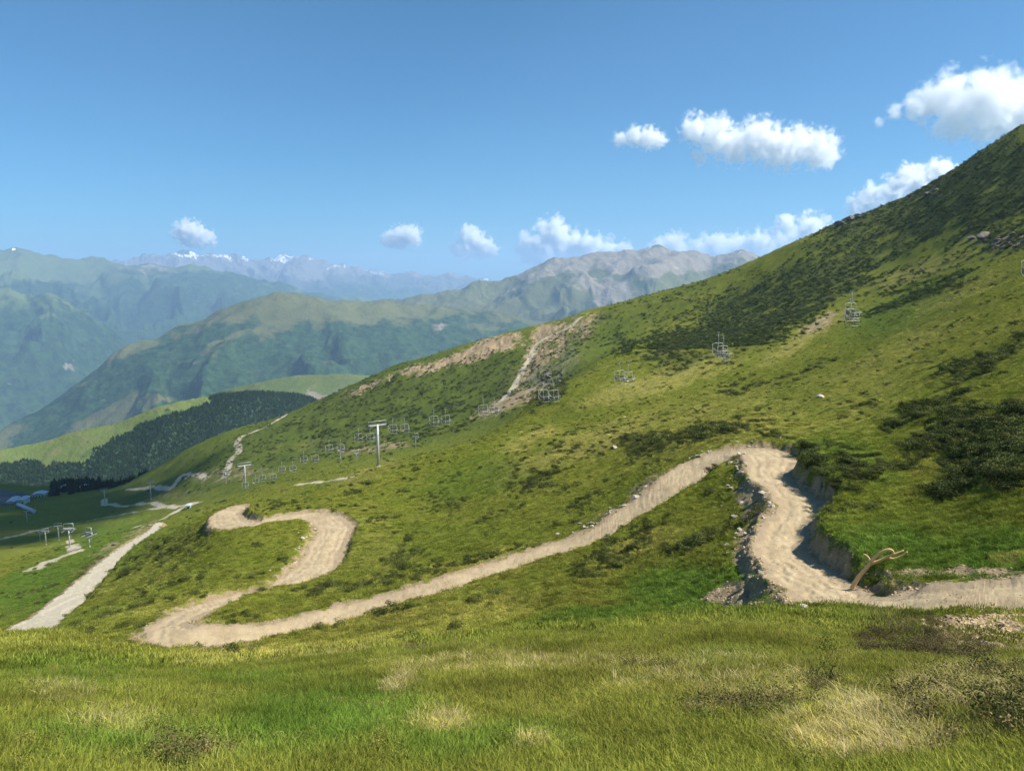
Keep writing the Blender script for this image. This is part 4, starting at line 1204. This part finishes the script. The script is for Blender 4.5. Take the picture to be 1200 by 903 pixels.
# ---- forked dead branch leaning on the trail bank
def along(pl, r0, r1, rad0, rad1, mb):
    pts = []
    for k, (u_, v_) in enumerate(pl):
        x, y, z = pix_dir(u_, v_); D = r0 + (r1 - r0) * k / (len(pl) - 1)
        kk = D / math.hypot(x, y); pts.append(Vector((x * kk, y * kk, z * kk)))
    P = [Vector(p) for p in catmull([tuple(p) for p in pts], 6)]
    n = len(P)
    return mb.tube(P, [rad0 + (rad1 - rad0) * k / (n - 1) for k in range(n)], 8)
bx, by, bz = hit(999, 687, 20.)
rB = math.hypot(bx, by)
br = empty('dead_branch', (0, 0, 0))
stem = along([(998,689),(1006,676),(1014,667),(1021,659)], rB - .3, rB - .25, .085, .07, MB()).build('stem', M_WOOD, br)
along([(1020,660),(1026,652),(1034,646),(1041,643.5),(1046,645),(1046,649),(1040,653)], rB - .25, rB - .1, .06, .03, MB()).build('limb', M_WOOD, br)
along([(1021,660),(1032,656),(1042,651),(1052,647.5),(1059,644.5)], rB - .25, rB - .05, .06, .028, MB()).build('limb', M_WOOD, br)
along([(1040,652.5),(1047,654),(1056,651),(1063.5,646)], rB - .12, rB, .034, .024, MB()).build('limb', M_WOOD, br)
along([(1021,659),(1017,652),(1012,648.5)], rB - .25, rB - .2, .04, .02, MB()).build('limb', M_WOOD, br)
tag(br, 'forked orange-brown dead branch propped on the trail bank', 'branch')

# ---- stones: loose rocks along the trail and on the slope
M_STONE = NT('stone'); _p = M_STONE.objco()
_n = M_STONE.noise(3.0, 5, .6, _p); _n2 = M_STONE.noise(14, 4, .6, _p)
M_STONE.principled(M_STONE.mix(M_STONE.ramp(_n, .35, .65), M_STONE.mix(_n2, (.30, .265, .21), (.42, .36, .28)), (.52, .46, .36)), .9, normal=M_STONE.bump(_n2, .6, .08), spec=.15)
def stone_mesh(seed):
    r = random.Random(seed); bm = bmesh.new()
    bmesh.ops.create_icosphere(bm, subdivisions=3, radius=.5)
    planes = [(Vector((r.gauss(0, 1), r.gauss(0, 1), r.gauss(0, .8))).normalized(), r.uniform(.26, .42)) for _ in range(11)]
    for v_ in bm.verts:
        for nrm, d_ in planes:
            e = v_.co.dot(nrm) - d_
            if e > 0: v_.co -= nrm * e * .92
        v_.co.z *= .72
        v_.co *= 1 + .03 * r.gauss(0, 1)
    me = bpy.data.meshes.new('stone'); bm.to_mesh(me); bm.free(); me.materials.append(M_STONE.m)
    return me
stones = [stone_mesh(k) for k in range(10)]
M_CRAG = NT('crag_rock'); _p = M_CRAG.objco(); _n = M_CRAG.noise(4.0, 6, .65, _p)
M_CRAG.principled(M_CRAG.mix(_n, (.085, .080, .065), (.26, .235, .195)), .95, normal=M_CRAG.bump(_n, .8, .3), spec=.1)
crags = []
for k in range(5):
    me = stones[k].copy(); me.materials.clear(); me.materials.append(M_CRAG.m); me.name = 'rock_outcrop'; crags.append(me)
def put_stone(u_, v_, px, label, group, rmin=18.0, meshes=None):
    x, y, z = hit(u_, v_, rmin)
    s = px * math.hypot(x, y) / F
    o = bpy.data.objects.new('rock_outcrop' if meshes else 'stone', random.choice(meshes or stones)); COL.objects.link(o)
    o.location = (x, y, z + s * .12); o.rotation_euler = (random.uniform(-.4, .4), random.uniform(-.4, .4), random.uniform(0, 6.28))
    o.scale = (s * random.uniform(.9, 1.4), s * random.uniform(.8, 1.2), s * random.uniform(.45, .8))
    tag(o, label, 'stone', group)
for u_, v_, px, lb in [(962,466,13,'big pale boulder alone on the slope above the upper bend'),(781,519,11,'grey boulder among scrub left of the upper bend'),(721,525,9,'pale boulder in dark scrub on the middle slope'),(817,513,7,'light rock just above the start of the upper bend'),(913,513,9,'flat pale rock above the upper bend'),(902,511,8,'flat rock touching the top edge of the bend'),(943,714,16,'pale block at the lower lip of the dug bank'),(1048,800,20,'flat pale rock lying in grass below the heather'),(970,814,24,'long flat rock half sunk in the near grass'),(1120,745,12,'pale stone in the brown bare soil'),(1186,780,8,'small stone in grass below the bare soil'),(1032,811,12,'small rock beside the flat rock in the grass'),(629,742,5,'lone white stone at the rim of the knoll'),(732,489,5,'pale stone on the middle of the green slope')]:
    put_stone(u_, v_, px * .8, lb, 'rocks lying on the slope', 4.0 if v_ > 735 else 18.0)
for u_, v_, px, lb in [(984,264,11,'dark rock outcrop lowest on the skyline ridge'),(996,258,13,'dark rock outcrop standing on the skyline ridge'),(1006,256,9,'small dark rock at the upper end of the skyline outcrop'),(1086,229,10,'pale-sided rock knob high on the skyline'),(1096,224,8,'small rock beside the pale knob on the skyline'),(1138,281,11,'grey rock at the edge of the bare ledge on the steep slope'),(1152,279,14,'biggest rock of the bare ledge on the steep slope'),(1168,283,9,'flat rock on the bare ledge on the steep slope'),(643,443,9,'grey rock in the gully scree'),(655,448,7,'smaller grey rock low in the gully scree')]:
    put_stone(u_, v_, px, lb, 'rock outcrops on the mountainside', 230.0, crags)
def stones_along(path, i0, i1, n, side_sign, spread, pmin, pmax, label, group):
    P, _z = PATHS[path]
    for _ in range(n):
        k = random.randint(int(i0 * len(P)), int(i1 * len(P)) - 2)
        d_ = P[min(k + 3, len(P) - 1), :2] - P[k, :2]; d_ /= np.hypot(*d_) + 1e-9
        nn = np.array((-d_[1], d_[0])) * side_sign
        off_ = P[k, 2] / 2 + abs(random.gauss(.2, spread))
        x, y = P[k, 0] + nn[0] * off_, P[k, 1] + nn[1] * off_
        z = float(ground_z(x, y)); s = random.uniform(pmin, pmax) * (1 if random.random() < .85 else 1.4)
        o = bpy.data.objects.new('stone', random.choice(stones)); COL.objects.link(o)
        o.location = (x, y, z + s * .1); o.rotation_euler = (random.uniform(-.5, .5), random.uniform(-.5, .5), random.uniform(0, 6.28))
        o.scale = (s * random.uniform(.9, 1.5), s, s * random.uniform(.4, .75))
        tag(o, label, 'stone', group)
stones_along('bike_trail', .44, .62, 70, -1, .9, .12, .38, 'pale loose stone on the uphill verge of the long trail stretch', 'stones on the uphill verge')
stones_along('bike_trail', .22, .45, 55, 1, 1.2, .12, .42, 'stone in the dug earth inside the upper bend', 'stones inside the upper bend')
stones_along('bike_trail', .05, .22, 20, 1, .7, .1, .3, 'stone in the dug earth at the near end of the trail', 'stones at the near end of the trail')
stones_along('upper_bike_trail', .05, .5, 25, 1, .6, .15, .4, 'stone on the crumbling edge of the second trail loop', 'stones by the second loop')

# ---- loose clods of dug earth: far too many to count
clod_m = NT('dug_earth'); _o = clod_m.n('ShaderNodeObjectInfo').outputs['Random']
clod_m.principled(clod_m.mix(_o, (.22, .155, .08), (.52, .40, .235)), .95, spec=.05)
clod_t = []
for k in range(6):
    me = stones[k].copy(); me.materials.clear(); me.materials.append(clod_m.m); clod_t.append(me)
place(90000, 14, 95, lambda i, j: np.clip((bare[i, j] - .35) * 1.6, 0, 1) * (De[i, j] > -.1), .03, .15, clod_t, 'rubble', 'clods of dug brown earth along the trail', lambda i, j: np.zeros((len(i), 3)) + .1, tilt=0)
place(60000, 16, 90, lambda i, j: ((De[i, j] < -.05) & (ID_[i, j] < 3)) * np.clip(.25 + n2[i, j], 0, 1) * .5, .02, .07, clod_t, 'gravel', 'small grit scattered on the trail', lambda i, j: np.zeros((len(i), 3)) + .1, tilt=0)

# ---- single shrubs, the ones that show largest
shrub_m = plant_mat('shrub_foliage', .15, inst=False, base=(.055, .070, .020), spread=.45)
heath_m = plant_mat('heather_foliage', .15, inst=False, base=(.085, .066, .034), spread=.4)
shr = []
for k in range(6):
    me = bush_mesh('low_shrub', shrub_m, 800, 1.0, .5, .036, 700 + k, 7); shr.append(me)
hea = [bush_mesh('heather_bush', heath_m, 1500, .8, .45, .014, 800 + k, 7) for k in range(4)]
def shrubs(n, box, smin, smax, label, group, meshes, name, rmin=18.0, thr=.35):
    got = 0; tries = 0
    while got < n and tries < n * 12:
        tries += 1
        u_, v_ = random.uniform(box[0], box[2]), random.uniform(box[1], box[3])
        x, y, z = hit(u_, v_, rmin)
        a_ = math.atan2(x, y); i_ = int(np.searchsorted(TH, a_)); j_ = int((math.log(math.hypot(x, y)) - lr0) / dlr)
        if De[i_, j_] < .35 or heath_z[i_, j_] < thr * random.uniform(.6, 1.4): continue
        s = random.uniform(smin, smax)
        o = bpy.data.objects.new(name, random.choice(meshes)); COL.objects.link(o)
        o.location = (x, y, z - .05 * s); o.rotation_euler = (random.uniform(-.15, .15), random.uniform(-.15, .15), random.uniform(0, 6.28))
        o.scale = (s * random.uniform(.9, 1.5), s * random.uniform(.8, 1.1), s * random.uniform(.7, 1.1))
        tag(o, label, 'shrub', group); got += 1
shrubs(170, (1040, 470, 1200, 625), .4, 1.2, 'dark shrub in the thicket on the steep hillside right of the trail', 'shrubs of the right-hand thicket', shr, 'low_shrub')
shrubs(60, (930, 520, 1040, 600), .35, .8, 'low shrub on the green mound beside the narrow trail bend', 'shrubs on the mound by the bend', shr, 'low_shrub', thr=.15)
shrubs(60, (600, 480, 960, 560), .5, 1.1, 'scattered shrub on the open slope above the long trail stretch', 'shrubs on the open slope', shr, 'low_shrub', thr=.2)
shrubs(60, (1010, 722, 1140, 785), .22, .45, 'brown heather bush on the bank below the near trail end', 'heather bushes below the near trail end', hea, 'heather_bush', rmin=9.0, thr=.3)
